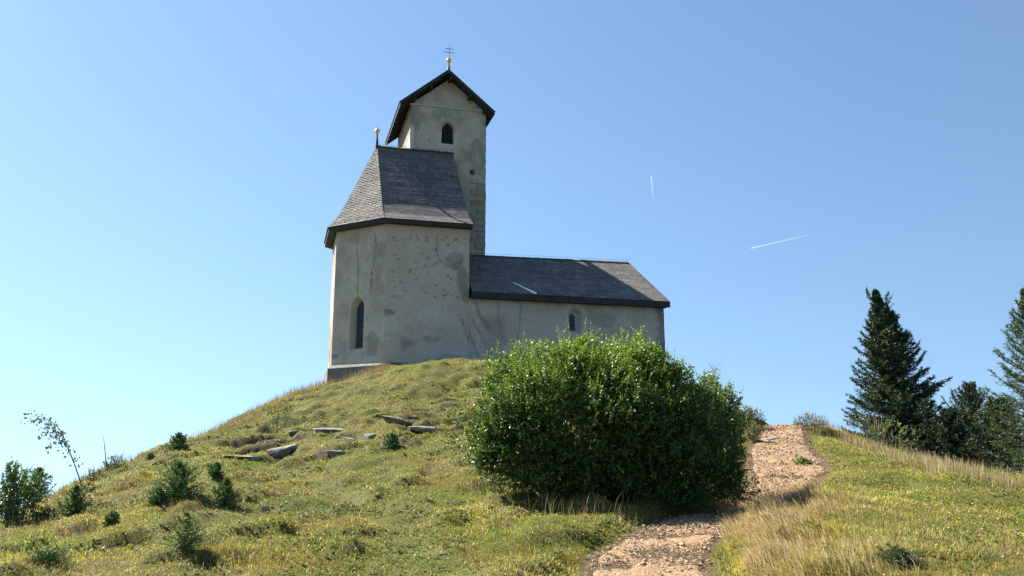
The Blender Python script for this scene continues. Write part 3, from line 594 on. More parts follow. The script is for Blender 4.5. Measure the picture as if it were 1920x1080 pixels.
mb.build("pale_strip", simple("pale_strip_mat", (0.75, 0.75, 0.74), (0.85, 0.85, 0.84), 5, 0.35, 0, 0.3), nroof)  # thin pale strip added over the shingles as the bright streak near the eave
# tower roof: gable towards the viewer
tl, tr_, tv0, tv1, tze, tza = 0.88, 6.15, 3.12, 9.6, 14.66, 16.84; tm = 3.52
tf = [(((tl, tv1, tze), (tl, tv0, tze)), ((tm, tv1, tza), (tm, tv0, tza))), (((tr_, tv0, tze), (tr_, tv1, tze)), ((tm, tv0, tza), (tm, tv1, tza)))]
troof = link("tower_roof", shingles(tf, lambda w: w, 0.15, pal=PAL, seed=12), M['shingle'], church); troof.data.name = "tower_roof"
mb = MB(); th = 0.20
for sx_, ex in ((tl, -1), (tr_, 1)):
    mb.hexa([(sx_, tv0, tze - th), (tm, tv0, tza - th), (tm, tv1, tza - th), (sx_, tv1, tze - th)] if ex < 0 else [(tm, tv0, tza - th), (sx_, tv0, tze - th), (sx_, tv1, tze - th), (tm, tv1, tza - th)],
            [(sx_, tv0, tze - .012), (tm, tv0, tza - .012), (tm, tv1, tza - .012), (sx_, tv1, tze - .012)] if ex < 0 else [(tm, tv0, tza - .012), (sx_, tv0, tze - .012), (sx_, tv1, tze - .012), (tm, tv1, tza - .012)])
mb.build("barge_board", M['darkwood'], troof)
mb = MB()                                                    # rafters and purlin ends under the overhang
for k in range(9):
    y = tv0 + .25 + k * .7
    for e_, sx_, sw in ((-1, tl + .05, TS0), (1, tr_ - .05, TS1)):
        zz = lambda s_: tza - abs(s_ - tm) / (tm - tl) * (tza - tze) - th - .06
        MB().bar((sx_, y, zz(sx_)), (sw + (-e_) * .2, y, zz(sw - e_ * .2)), .1, .12).build("rafter", M['darkwood'], troof)
for s_, in ((TS0 + .15,), (TS1 - .15,), (mid,), (mid - 1.1,), (mid + 1.1,)):
    MB().box(s_ - .07, s_ + .07, tv0 + .06, TV0 + .1, zz(s_) - .16, zz(s_) + .02).build("purlin", M['darkwood'], troof)
finial("tower_finial", tm, tv0 + .06, tza, 0.06, 0.55, 1.42, True)
# windows
def window(name, o, dvec, c, w, zb, zs, depth, bars=True, louv=False, pointed=True):
    nr = (dvec[1], -dvec[0])
    def P(t, d, z): return (o[0] + dvec[0] * t - nr[0] * d, o[1] + dvec[1] * t - nr[1] * d, z)
    pts = [(c - w, zb), (c + w, zb)]; R = w * 1.5 if pointed else w
    am = math.acos((R - w) / R)
    for a in np.linspace(0, am, 7): pts.append((c - (R - w) + R * cos(a), zs + R * sin(a)))
    for a in np.linspace(am, 0, 7)[1:]: pts.append((c + (R - w) - R * cos(a), zs + R * sin(a)))
    m = MB(); n = len(pts); m.add([P(t, depth, z) for t, z in pts] + [P(t, depth + .05, z) for t, z in pts], [tuple(range(n)), tuple(range(2 * n - 1, n - 1, -1))] + [(i, i + n, (i + 1) % n + n, (i + 1) % n) for i in range(n)])
    wn = m.build(name, M['pane'], church)
    top = zs + (R * sin(am)) 
    if bars:
        g = MB(); z = zb + .12
        while z < top - .12:
            g.bar(P(c - w - .03, depth - .06, z), P(c + w + .03, depth - .06, z), .028); z += .21
        for k in (-.33, .33): g.bar(P(c + w * k, depth - .085, zb), P(c + w * k, depth - .085, top - .15), .02)
        g.build("grille", M['iron'], wn)
    if louv:
        g = MB(); z = zb + .06
        while z < top - .1:
            g.hexa([P(c - w, depth - .02, z + .1), P(c + w, depth - .02, z + .1), P(c + w, depth - .02, z + .125), P(c - w, depth - .02, z + .125)], [P(c - w, depth - .17, z), P(c + w, depth - .17, z), P(c + w, depth - .17, z + .025), P(c - w, depth - .17, z + .025)]); z += .15
        g.build("louvre", M['louvre'], wn)
    return wn
window("apse_window", (-q, q), (r2, -r2), 3.18 - 1.68, 0.30, 0.90, 2.80, 0.38)
window("nave_window", (4.1, 0.03), (1, 0), 5.42, 0.17, 1.98, 2.72, 0.31, pointed=False)
window("belfry_window", (TS0, TV0), (1, 0), 2.08, 0.33, 12.73, 13.48, 0.24, bars=False, louv=True)

# ------------------------------------------------------------------ grass (blades of every length, one mesh per kind of growth)
def blades(name, P, h, w, lean, col, mat, label, cat, base_dark=0.75):
    """P (n,3) roots, h heights, w widths, lean (n,2) horizontal offset of the tip, col (n,3)"""
    n = len(P); a = rng.uniform(0, 2 * pi, n); sx_, sy_ = np.cos(a) * w / 2, np.sin(a) * w / 2
    lx_, ly_ = lean[:, 0], lean[:, 1]; ll = np.hypot(lx_, ly_); vz = np.sqrt(np.maximum(h**2 - ll**2, (0.25 * h)**2))
    V_ = np.zeros((n, 5, 3)); 
    V_[:, 0] = P + np.stack([-sx_, -sy_, 0 * h - .01], 1); V_[:, 1] = P + np.stack([sx_, sy_, 0 * h - .01], 1)
    m = P + np.stack([lx_ * .35, ly_ * .35, vz * .6], 1)
    V_[:, 2] = m + np.stack([sx_ * .8, sy_ * .8, 0 * h], 1); V_[:, 3] = m + np.stack([-sx_ * .8, -sy_ * .8, 0 * h], 1)
    V_[:, 4] = P + np.stack([lx_, ly_, vz], 1)
    b = np.arange(n)[:, None] * 5; Q = np.hstack([b, b + 1, b + 2, b + 3]); T3 = np.hstack([b + 3, b + 2, b + 4])
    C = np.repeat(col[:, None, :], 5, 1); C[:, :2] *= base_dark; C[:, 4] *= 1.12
    o = link(name, npmesh(name, V_.reshape(-1, 3), [Q, T3], C.reshape(-1, 3)), mat)
    return tag(o, label, cat, kind='stuff')
def scatter(n, y0=5.5, y1=47, pw=1.7, wide=0.78):
    uy = rng.random(n); k = 2 - pw; Y = (y0**k + uy * (y1**k - y0**k))**(1 / k); X = rng.uniform(-wide, wide, n) * Y
    return X, Y
chi = np.array([(CH.x, CH.y)]); ca, sa = cos(AZ), sin(AZ)
def inchurch(x, y, m=0.0):
    dx, dy = x - CH.x, y - CH.y; s = dx * ca + dy * sa; v = -dx * sa + dy * ca
    return (s > -2.3 - m) & (s < 14.5 + m) & (v > 0.0 - m) & (v < 7.5 + m) & (s + v > 0 - m * 1.4)
X, Y = scatter(900000)
Z = ground(X, Y); ppx, ppy = proj(X, Y, Z)
pd, _ = pathdist(X[:1], Y[:1])
pdg = PD                                                     # sample the path-distance grid
def gsample(G, x, y):
    i = np.clip(np.round((x - XA) / ST).astype(int), 0, len(gx) - 1); j = np.clip(np.round((y - YA) / ST).astype(int), 0, len(gy) - 1); return G[j, i]
pd = gsample(PD, X, Y) + 0.25 * (fbm(X * 3, Y * 3, 3, 71) - 0.5); er = gsample(earth, X, Y) + 0.3 * (vnoise(X * 5, Y * 5, 8) - .5)
tr = gsample(trail, X, Y)
keep = (pd > 0.0) & (er < 0.5) & ~inchurch(X, Y, 0.03) & (X > XA) & (X < XB)
X, Y, Z, ppx, ppy, pd, tr = [q_[keep] for q_ in (X, Y, Z, ppx, ppy, pd, tr)]
n = len(X)
def g2(cx_, cy_, rx, ry): return np.exp(-(((ppx - cx_) / rx)**2 + ((ppy - cy_) / ry)**2))
dry = fbm(X * 0.42, Y * 0.42, 4, 101) * 0.9 + fbm(X * 2.2, Y * 2.2, 3, 55) * 0.55 - 0.22
fresh = sst(0.55, 0.75, fbm(X * 0.6 + 9, Y * 0.6, 4, 140)) 
strawy = sst(0.50, 0.72, dry) 
brown = sst(0.52, 0.64, fbm(X * 0.75 + 31, Y * 0.75, 4, 160)) * np.where(ppx < 900, 1, .35)
bank = np.clip(g2(1420, 1010, 75, 75) + g2(1520, 960, 70, 45) + g2(1500, 1040, 110, 50), 0, 1) * (pd > .05)
fringe = np.exp(-((ppy - np.interp(ppx, [1500, 1560, 1620, 1700, 1800, 1920], [800, 812, 845, 868, 893, 920])) / 15)**2) * (ppx > 1530) * (Y > 14)
lawn = np.clip(tr + g2(820, 1065, 60, 40) + g2(1010, 965, 70, 30) * .6, 0, 1)
G1 = np.array([0.150, 0.165, 0.038]); G2 = np.array([0.215, 0.205, 0.062]); GF = np.array([0.10, 0.19, 0.022]); ST_ = np.array([0.42, 0.34, 0.18]); BR = np.array([0.21, 0.125, 0.055]); OL = np.array([0.075, 0.09, 0.022])
rr = rng.random(n)
col = np.where((rr < 0.45)[:, None], G1, G2); col = np.where((rr > 0.85)[:, None], OL, col)
col = np.where((rng.random(n) < 0.10 + 0.45 * strawy + 0.55 * np.maximum(bank, fringe))[:, None], ST_, col)
col = np.where((rng.random(n) < 0.06 + 0.62 * brown)[:, None], BR, col)
col = np.where((rng.random(n) < 0.55 * fresh * (1 - bank) + 0.7 * np.maximum(lawn - .45, 0))[:, None], GF, col)
patch = 0.62 + 1.0 * fbm(X * 0.8, Y * 0.8, 4, 909)
col = col * patch[:, None] * np.array([1.18, 1.18, .86]) * rng.uniform(0.65, 1.35, (n, 1)) * rng.uniform(0.93, 1.07, (n, 3))
h = rng.uniform(0.022, 0.070, n) * (1 + 0.5 * sst(.45, .7, fbm(X * 1.4, Y * 1.4, 3, 201))) * (1 - 0.55 * np.clip(lawn, 0, 1)) * (1 + .5 * bank)
h = h * np.where(pd < 0.25, 0.6, 1)
w = 0.0042 * np.maximum(Y, 7)**0.5 * 0.42 * rng.uniform(0.7, 1.5, n) * (Y / 10)**0.45
wa = 2 * pi * fbm(X * 0.35, Y * 0.35, 2, 301) * 2 + rng.normal(0, 1.0, n)
lean = np.stack([np.cos(wa), np.sin(wa)], 1) * (h * rng.uniform(0.45, 1.3, n))[:, None]
bl = np.stack([-0.80 + rng.normal(0, .25, n), -0.55 + rng.normal(0, .25, n)], 1) * (h * .9)[:, None]; lean = lean * (1 - bank)[:, None] + bl * bank[:, None]
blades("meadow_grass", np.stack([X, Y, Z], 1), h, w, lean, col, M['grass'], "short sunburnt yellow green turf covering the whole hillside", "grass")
# tall dry stalks
def tallgrass(name, n, region, hr, wr, cset, leanf, label, cat, y0=5.5, y1=45):
    X, Y = scatter(n * 40 if n < 60000 else n * 6, y0, y1, 1.2)
    Z = ground(X, Y); a, b = proj(X, Y, Z); k = (rng.random(len(X)) < region(X, Y, a, b)) & ~inchurch(X, Y, .05)
    X, Y, Z = X[k][:n], Y[k][:n], Z[k][:n]; n = len(X)
    h = rng.uniform(*hr, n); w = wr * (Y / 10)**.8 * rng.uniform(.6, 1.4, n)
    c = np.array(cset)[rng.integers(0, len(cset), n)] * rng.uniform(.75, 1.25, (n, 1))
    a = rng.uniform(0, 2 * pi, n); l = leanf(X, Y) + np.stack([np.cos(a), np.sin(a)], 1) * .28
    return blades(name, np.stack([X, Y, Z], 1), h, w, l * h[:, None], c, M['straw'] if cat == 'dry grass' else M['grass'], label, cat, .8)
STR = [(0.46, 0.365, 0.21), (0.34, 0.25, 0.13), (0.54, 0.45, 0.29), (0.27, 0.19, 0.09), (0.19, 0.18, 0.06)]
def r_bank(X, Y, a, b):
    p = gsample(PD, X, Y); r = np.exp(-(((a - 1430) / 80)**2 + ((b - 1010) / 70)**2)) + 1.1 * np.exp(-(((a - 1480) / 90)**2 + ((b - 950) / 22)**2)) + .5 * np.exp(-(((a - 1560) / 120)**2 + ((b - 1060) / 35)**2))
    r = r * (p > 0.06) * (a > 1300) * (1 - .9 * (a < 1400) * (b > 1012)) * (.35 + .65 * sst(.3, .6, fbm(X * 1.6, Y * 1.6, 3, 77)))
    return np.maximum(r, .9 * np.exp(-((b - np.interp(a, [1355, 1420, 1530], [985, 946, 915])) / 11)**2) * (a > 1358) * (a < 1535) * (Y < 18))
tallgrass("straw_bank", 21000, r_bank, (.09, .26), .0058, STR[:4], lambda X, Y: np.stack([-.75 + .25 * fbm(X, Y, 2, 3), np.full(len(X), -.5)], 1), "long pale straw combed down over the bank right of the path", "dry grass", 8, 18)
def r_fringe(X, Y, a, b):
    l = np.interp(a, [1500, 1560, 1620, 1700, 1800, 1920], [798, 812, 843, 866, 891, 916]); return np.exp(-((b - l) / 9)**2) * (a > 1525) * (Y > 15) * sst(.25, .6, fbm(X, Y, 3, 4))
tallgrass("dry_fringe", 6200, r_fringe, (.12, .36), .0045, STR, lambda X, Y: np.stack([np.full(len(X), -.1), np.full(len(X), 0.)], 1), "tall bleached grass fringe along the right crest below the spruces", "dry grass", 15, 32)
def r_foot(X, Y, a, b):
    l = np.interp(a, [860, 920, 1000, 1100, 1200], [915, 950, 972, 985, 993]); return np.exp(-((b - l) / 26)**2) * sst(.35, .65, fbm(X * 1.7, Y * 1.7, 3, 66)) * (a > 850) * (a < 1215) * (gsample(PD, X, Y) > .02)
tallgrass("shrub_foot_grass", 380, r_foot, (.16, .46), .0045, STR + [(0.3, 0.18, 0.09)], lambda X, Y: np.stack([np.full(len(X), .1), np.full(len(X), -.1)], 1), "loose brown straw tufts along the foot of the big green shrub", "dry grass", 10, 20)
def r_sky(X, Y, a, b):
    l = np.interp(a, [90, 150, 240, 330, 400, 450, 550, 606, 640, 720], [945, 918, 872, 838, 818, 795, 744, 722, 708, 692]); return np.exp(-((b - l) / 8)**2) * (a < 730) * (a > 60) * (.3 + .7 * (a > 410))
tallgrass("skyline_grass", 5200, r_sky, (.12, .40), .0034, [(0.24, 0.15, 0.09), (0.32, 0.23, 0.12), (0.20, 0.12, 0.09), (0.28, 0.26, 0.1)], lambda X, Y: np.stack([np.full(len(X), -.1), np.full(len(X), -.1)], 1), "thin reddish seed stalks standing along the left skyline of the hill", "dry grass", 14, 42)
def r_lying(X, Y, a, b): return (gsample(PD, X, Y) > .1) * .5 * (a < 1350) * sst(.35, .6, fbm(X * .7, Y * .7, 3, 405))
tallgrass("fallen_straw", 900, r_lying, (.12, .34), .0045, [(0.48, 0.42, 0.30), (0.40, 0.33, 0.22)], lambda X, Y: np.stack([np.where(vnoise(X * 9, Y * 9, 5) > .5, .8, -.8), .7 * (vnoise(X * 7, Y * 7, 6) - .5)], 1), "single bleached straws lying across the meadow turf", "dry grass", 8, 26)
def r_any(X, Y, a, b): return sst(.5, .72, fbm(X * .8, Y * .8, 3, 404)) * (gsample(PD, X, Y) > .15) * (1 - gsample(trail, X, Y)) * .6
tallgrass("grass_tufts", 34000, r_any, (.06, .16), .0048, [(0.26, 0.215, 0.09), (0.17, 0.20, 0.05), (0.33, 0.27, 0.15), (0.22, 0.135, 0.06), (0.13, 0.155, 0.035)], lambda X, Y: np.zeros((len(X), 2)), "longer olive and straw coloured tufts scattered over the meadow", "grass")
# low broadleaved herbs between the grass
def herbs():
    n = 26000; X, Y = scatter(n * 2, 6, 32, 1.5); k = (gsample(PD, X, Y) > .12) & (rng.random(len(X)) < sst(.42, .62, fbm(X * .9, Y * .9, 3, 512))) & (gsample(earth, X, Y) < .3); X, Y = X[k][:n], Y[k][:n]; n = len(X); m = 5
    a = rng.uniform(0, 2 * pi, (n, 1)) + np.arange(m) * 2 * pi / m + rng.normal(0, .3, (n, m)); L = rng.uniform(.018, .05, (n, m)) * (Y[:, None] / 10)**.5; e = rng.uniform(.15, .9, (n, m)); wd = L * .28
    Z = ground(X, Y) + rng.uniform(.0, .035, n); dx, dy, dz = np.cos(a) * np.cos(e), np.sin(a) * np.cos(e), np.sin(e); qx, qy = -np.sin(a), np.cos(a)
    o = np.stack([np.repeat(X[:, None], m, 1), np.repeat(Y[:, None], m, 1), np.repeat(Z[:, None], m, 1)], 2); d = np.stack([dx, dy, dz], 2) * L[..., None]; q_ = np.stack([qx, qy, 0 * qx], 2) * wd[..., None]
    V_ = np.stack([o, o + d * .55 + q_, o + d, o + d * .55 - q_], 2).reshape(-1, 3); c = np.array([(.09, .14, .03), (.13, .16, .04), (.06, .09, .02), (.2, .14, .05)])[rng.integers(0, 4, n)] * rng.uniform(.75, 1.25, (n, 1))
    tag(link("meadow_herbs", npmesh("meadow_herbs", V_, [np.arange(n * m * 4).reshape(-1, 4)], np.repeat(c, m * 4, 0)), M['grass']), "low broadleaved herbs growing between the grass of the slope", "herbs", kind='stuff')
herbs()
# gravel on the path
def stones():
    n = 26000; k = (rng.random(n)**0.75 * 12.0 ) / (len(pl) - 1); i = (k * 519 * 1.0).astype(int) % 519; uo = rng.uniform(-1.12, 1.12, n)
    w = pc[i, 2] * uo; x = pc[i, 0] + nm[i, 0] * w + rng.uniform(-.05, .05, n); y = pc[i, 1] + nm[i, 1] * w + rng.uniform(-.05, .05, n)
    s = rng.lognormal(math.log(.0060), .6, n) * 1 * (y / 10)**.5; s = np.minimum(s, .032); z = ground(x, y) + .03 + s * .2
    u8 = np.array([(1, 0, 0), (0, 1, 0), (-1, 0, 0), (0, -1, 0), (.6, .6, .8), (-.6, .6, .7), (-.6, -.6, .8), (.6, -.6, .75)])
    V_ = u8[None] * s[:, None, None] * rng.uniform(.6, 1.4, (n, 8, 1)); a = rng.uniform(0, 6.3, n); c, d = np.cos(a)[:, None], np.sin(a)[:, None]
    x8 = V_[..., 0] * c - V_[..., 1] * d; y8 = V_[..., 0] * d + V_[..., 1] * c; V_ = np.stack([x8 + x[:, None], y8 + y[:, None], V_[..., 2] * .7 + z[:, None]], 2)
    b = np.arange(n)[:, None] * 8; Q = np.vstack([b + [[4, 5, 6, 7]]]); T3 = np.vstack([b + [[q_]] if False else b + np.array([q_]) for q_ in ((0, 1, 4), (1, 5, 4), (1, 2, 5), (2, 6, 5), (2, 3, 6), (3, 7, 6), (3, 0, 7), (0, 4, 7))])
    cs = np.array([(0.31, 0.205, 0.12), (0.25, 0.155, 0.085), (0.41, 0.32, 0.23), (0.19, 0.115, 0.06), (0.33, 0.23, 0.145)])[rng.integers(0, 5, n)] * rng.uniform(.8, 1.2, (n, 1))
    tag(link("gravel", npmesh("gravel", V_.reshape(-1, 3), [Q, T3], np.repeat(cs, 8, 0)), M['gravel']), "loose pinkish gravel strewn over the footpath", "gravel", kind='stuff')
stones()
# little yellow flowers
def flowers():
    n = 420; X, Y = scatter(n * 3, 7, 24, 1.5); Z = ground(X, Y); a, b = proj(X, Y, Z)
    k = (gsample(PD, X, Y) > .1) & (b > 870) & ((rng.random(len(X)) < .35) | (a > 1500)); X, Y, Z = X[k][:n], Y[k][:n], Z[k][:n] + .085; n = len(X); m = 6
    t = np.arange(m) * 2 * pi / m; r = .009 * (Y / 9)**.5; V_ = np.stack([X[:, None] + r[:, None] * np.cos(t), Y[:, None] + r[:, None] * np.sin(t), Z[:, None] + 0.006 * np.cos(t)], 2)
    F_ = np.arange(n)[:, None] * m + np.arange(m)[None]; cs = np.where((rng.random(n) < .8)[:, None], [[.8, .62, .03]], [[.8, .78, .7]])
    tag(link("meadow_flowers", npmesh("meadow_flowers", V_.reshape(-1, 3), [F_], np.repeat(cs, m, 0)), M['grass']), "tiny yellow and white flower heads dotted through the turf", "flowers", kind='stuff')
flowers()

# ------------------------------------------------------------------ conifers
def unit(a): return a / np.maximum(np.linalg.norm(a, axis=-1, keepdims=True), 1e-9)
def needles(Tw, L, nl, nw, per, col, r):
    """Tw: (m,6) twig origin and unit direction, L (m,) lengths -> mesh arrays of needle blades round the twigs"""
    m = len(Tw); t = r.random((m, per)); d = Tw[:, 3:]; o = Tw[:, :3]
    P = o[:, None] + d[:, None] * (t * L[:, None])[..., None]; rd = unit(r.normal(0, 1, (m, per, 3))); dr = unit(d[:, None] * .75 + rd * .9)
    ln = nl * r.uniform(.6, 1.3, (m, per))[..., None]; sd_ = unit(np.cross(dr, r.normal(0, 1, (m, per, 3)))) * nw * .5
    V_ = np.stack([P - sd_, P + sd_, P + dr * ln], 2).reshape(-1, 3); n = m * per
    c = np.repeat(col, per, 0) * r.uniform(.75, 1.25, (n, 1)); return V_, np.arange(n * 3).reshape(n, 3), np.repeat(c, 3, 0)
def conifer(name, base, h, rad, seed, nb=150, nt_=16, per=12, nl=.09, nw=.022, c1=(.030, .055, .022), c2=(.055, .09, .03), power=.85, droop=-.15, up=.5, low=.03, lean=(0, 0), extra=(), trunk_r=.022, twig=.34, flat=.32, tp=1.5, cm=1.0, rag=.55, leaders=0):
    r = np.random.default_rng(seed); root = empty(name, tuple(base)); tw = []; ll = []; cc = []; mb = MB()
    tr_pts = [(lean[0] * t * t, lean[1] * t * t, h * t) for t in np.linspace(0, 1, 9)]
    mb.tube(tr_pts, [max(.004, h * trunk_r * (1 - .93 * t)) for t in np.linspace(0, 1, 9)], 7)
    specs = []
    for k in range(nb):
        t = low + (1 - low) * ((k + r.random()) / nb)**tp; Lb = rad * (1 - t)**power * r.uniform(rag, 1.12) + .02 * h * (1 - t) + .006 * h
        specs.append((t, Lb, k * 2.39996 + r.normal(0, .35)))
    specs = [q_ + (None,) for q_ in specs] + [q_ if len(q_) == 4 else q_ + (None,) for q_ in extra]
    for q_ in range(leaders): specs.append((r.uniform(.02, .3), h * r.uniform(.45, .8), r.uniform(0, 2 * pi), r.uniform(.75, 1.35)))
    for t, Lb, az, ovp in specs:
        if ovp is None: Lb *= 1 - .35 * sst(.8, 1, t)
        p = np.array([lean[0] * t * t, lean[1] * t * t, h * t]); d = np.array([cos(az), sin(az), 0.]); pit = (droop + (up - droop) * t**1.2 + r.normal(0, .09)) if ovp is None else ovp - .45
        n = max(4, int(6)); pts = [p]
        for j in range(n):
            f = (j + 1) / n; pp = pit + .55 * f * f - .12 * (1 - t); pts.append(pts[-1] + (d * cos(pp) + np.array([0, 0, sin(pp)])) * Lb / n)
        pts = np.array(pts); mb.tube(pts, [max(.0018, Lb * .012 * (1 - .8 * j / n) + .0015) for j in range(n + 1)], 4)
        side = np.array([-d[1], d[0], 0]); m = max(4, int(nt_ * (.35 + .65 * Lb / max(rad, .01))))
        for j in range(m):
            f = .12 + .88 * (j + r.random()) / m; x = f * n; i = min(int(x), n - 1); o = pts[i] + (pts[i + 1] - pts[i]) * (x - i); ax = unit(pts[i + 1] - pts[i])
            sg = 1 if j % 2 else -1; dd = unit(ax * r.uniform(.55, 1.1) + side * sg * r.uniform(.5, 1.0) + np.array([0, 0, r.normal(-.05, flat)]))
            tw.append(np.concatenate([o, dd])); ll.append(Lb * twig * (1.08 - f) * r.uniform(.6, 1.3) + nl * .6); cc.append(r.random() * .6 + .4 * f)
        for j in range(n): tw.append(np.concatenate([pts[j], unit(pts[j + 1] - pts[j])])); ll.append(Lb / n); cc.append(.3)
    tw = np.array(tw); ll = np.array(ll); cc = np.array(cc)[:, None]; col = np.array(c1) * (1 - cc) + np.array(c2) * cc
    pv = np.maximum(3, per); V_, F_, C_ = needles(tw, ll, nl, nw, pv, col * cm, r)
    mb.build("trunk", M['bark'], root, True); link("crown", npmesh("crown", V_, [F_], C_), M['needle'], root); return root
def cbase(px, Y): x = (px - 960) / FPX * (Y * cos(PITCH)); return None
def groundat(px, py, Y):
    p = at(px, py, Y); return Vector((p[0], Y, float(ground(p[0], Y)) - .05))
def treetop(px, py, Y): return float(at(px, py, Y)[2])
b = groundat(1692, 850, 30.0); h = treetop(1664, 548, 30) - b.z
t = conifer("spruce_tree", b, h, 2.35, 3, 560, 26, 16, .10, .028, power=.80, twig=.42, c1=(.019, .037, .015), c2=(.042, .07, .024), droop=-.22, up=.75, lean=(-.45, 0), extra=[(.52, 2.0, -.15), (.47, 1.9, .1), (.30, 2.35, .25), (.16, 2.5, 2.9), (.12, 2.4, 3.5), (.08, 2.5, .1), (.88, .95, .4, 1.35), (.93, .7, 2.8, 1.3), (.80, 1.0, 1.5, 1.1), (.7, 1.2, .2, .8), (.66, 1.2, 2.9, .7)])
tag(t, "tall dark pointed spruce standing alone just below the right crest of the hill", "tree", "spruces beyond the right crest")
b = groundat(1958, 850, 25.5); h = treetop(1958, 545, 25.5) - b.z
t = conifer("larch_tree", b, h, 2.1, 5, 260, 24, 14, .09, .018, (.035, .06, .02), (.075, .115, .035), power=.65, droop=-.1, up=.8)
tag(t, "lighter green feathery larch cut by the right edge of the photo", "tree", "spruces beyond the right crest")
for (px, pt, Y, rd, sd_, nm_, lb, kw) in [
    (1750, 722, 34.5, 1.25, 8, "young_spruce", "mid green young spruce peeping out right behind the tall dark spruce", dict(nb=110, c1=(.045, .08, .03), c2=(.07, .11, .04))),
    (1832, 728, 30.5, 2.0, 9, "dark_spruce", "broad very dark spruce with ragged flat top between the tall spruce and the larch", dict(nb=330, power=.38, up=.9, c1=(.02, .035, .017), c2=(.035, .055, .024))),
    (1788, 772, 28.0, 1.6, 10, "dark_spruce", "low dark spruce filling the gap at the foot of the tall spruce", dict(nb=240, power=.35, c1=(.02, .035, .017), c2=(.035, .055, .024))),
    (1882, 755, 27.0, 1.6, 11, "dark_spruce", "dark bushy spruce standing in front of the feathery larch", dict(nb=300, power=.4, up=.8, c1=(.028, .048, .02), c2=(.05, .08, .03)))]:
    b = groundat(px, 870, Y); h = treetop(px, pt, Y) - b.z
    tag(conifer(nm_, b, h, rd, sd_, **{**dict(nt_=16, per=13, nl=.09, nw=.023), **kw}), lb, "tree", "spruces beyond the right crest")
for (px, pt, Y, rd, sd_, lb) in [(68, 878, 24.5, .62, 21, "small bluish spruce at the far left behind the leafy thicket"), (16, 890, 22.5, .6, 22, "small dark spruce at the very left edge of the photo"), (38, 905, 26, .7, 23, "low spruce between the two others at the far left")]:
    b = groundat(px, 940, Y); h = treetop(px, pt, Y) - b.z
    tag(conifer("small_spruce", b, h, rd, sd_, 90, 14, 12, .055, .015, (.03, .055, .03), (.055, .09, .045), power=.7), lb, "tree", "small spruces on the left slope")
# little spruces seeded into the meadow: px, py of the foot, height and width in photo pixels
for (px, py, hp, wp_, sd_, lb, kw) in [
    (334, 930, 70, 96, 31, "broad cushion shaped spruce bush, largest on the left slope", dict(nb=150, power=.55, up=.9, c1=(.035, .065, .02), c2=(.075, .12, .03))),
    (296, 945, 34, 40, 32, "tiny dark spruce tucked below the broad cushion spruce", dict(nb=80, power=.6, up=.8)),
    (421, 952, 62, 58, 33, "round little spruce with a thin bare leader right of the cushion spruce", dict(nb=110, power=.6, up=.9, c1=(.035, .06, .02), c2=(.08, .11, .03))),
    (344, 1032, 80, 78, 34, "open yellowish spruce seedling low on the slope, nearest of the small spruces", dict(nb=70, power=.75, c1=(.05, .075, .02), c2=(.11, .13, .035))),
    (138, 968, 66, 44, 35, "narrow green spruce seedling under the leaning birch", dict(nb=80, power=.6, c1=(.035, .065, .02), c2=(.07, .11, .03))),
    (334, 842, 34, 50, 36, "small spruce standing on the skyline above the cushion spruce", dict(nb=80, power=.7, up=.9, c1=(.03, .06, .03))),
    (90, 1062, 30, 80, 37, "flat dark spruce sprawling low near the bottom left corner", dict(nb=60, power=.2, up=.5)),
    (208, 985, 30, 30, 38, "tiny spruce tuft halfway between the birch foot and the open seedling", dict(nb=40, power=.5)),
    (405, 893, 30, 26, 39, "tiny spruce tuft just above the round little spruce", dict(nb=40, power=.5)),
    (1690, 1062, 32, 74, 40, "dark creeping conifer patch in the meadow at lower right", dict(nb=80, power=.15, up=.4, cm=1.0)),
    (283, 862, 14, 18, 41, "minute spruce seedling on the left skyline", dict(nb=30, power=.5)),
    (735, 836, 26, 34, 42, "dark little spruce growing among the rock ledges", dict(nb=50, power=.4)),
    (1507, 872, 12, 36, 43, "small green tuft growing in the middle of the gravel path", dict(nb=40, power=.2, c1=(.07, .1, .03), c2=(.13, .17, .05)))]:
    b = onground(px, py); sc_ = b.y / FPX
    tag(conifer("spruce_seedling", b - Vector((0, 0, .02)), hp * sc_ * .84, wp_ * sc_ / 2 * 1.25, sd_, **{**dict(rag=.2, leaders=9, cm=2.0, tp=1.3, twig=.5, flat=.5, nt_=12, per=11, nl=.030 * (b.y / 14)**.5, nw=.0085 * (b.y / 12), c1=(.03, .058, .02), c2=(.06, .10, .028), low=.0, trunk_r=.02), **kw}), lb, "small spruce", "small spruces on the left slope")
# ------------------------------------------------------------------ broadleaf growth
def leafmesh(name, P, D, size, col, r, mat, parent, upb=.5):
    """folded diamond leaves: P roots, D pointing directions"""
    n = len(P); D = unit(D); up = unit(r.normal(0, 1, (n, 3)) * .8 + np.array([0, 0, upb])); sd_ = unit(np.cross(D, up)); nn = np.cross(sd_, D); s = size[:, None]
    a = P; m = P + D * s * .5; b = P + D * s; wd = s * .33
    V_ = np.stack([a, m + sd_ * wd + nn * s * .09, b - nn * s * .05, m - sd_ * wd + nn * s * .09], 1).reshape(-1, 3); k = np.arange(n)[:, None] * 4
    return link(name, npmesh(name, V_, [np.hstack([k, k + 1, k + 2]), np.hstack([k, k + 2, k + 3])], np.repeat(col, 4, 0)), mat, parent)
def shoots(o, d, L, per, r, spread=.9):
    """leaves set alternately along shoots"""
    m = len(o); t = (np.arange(per)[None] + r.random((m, per))) / per; bend = np.array([0, 0, -.12])
    P = o[:, None] + d[:, None] * (t * L[:, None])[..., None] + bend * (t**2 * L[:, None])[..., None]
    D = unit(d[:, None] * .55 + unit(r.normal(0, 1, (m, per, 3))) * spread); return P.reshape(-1, 3), D.reshape(-1, 3), t.reshape(-1)
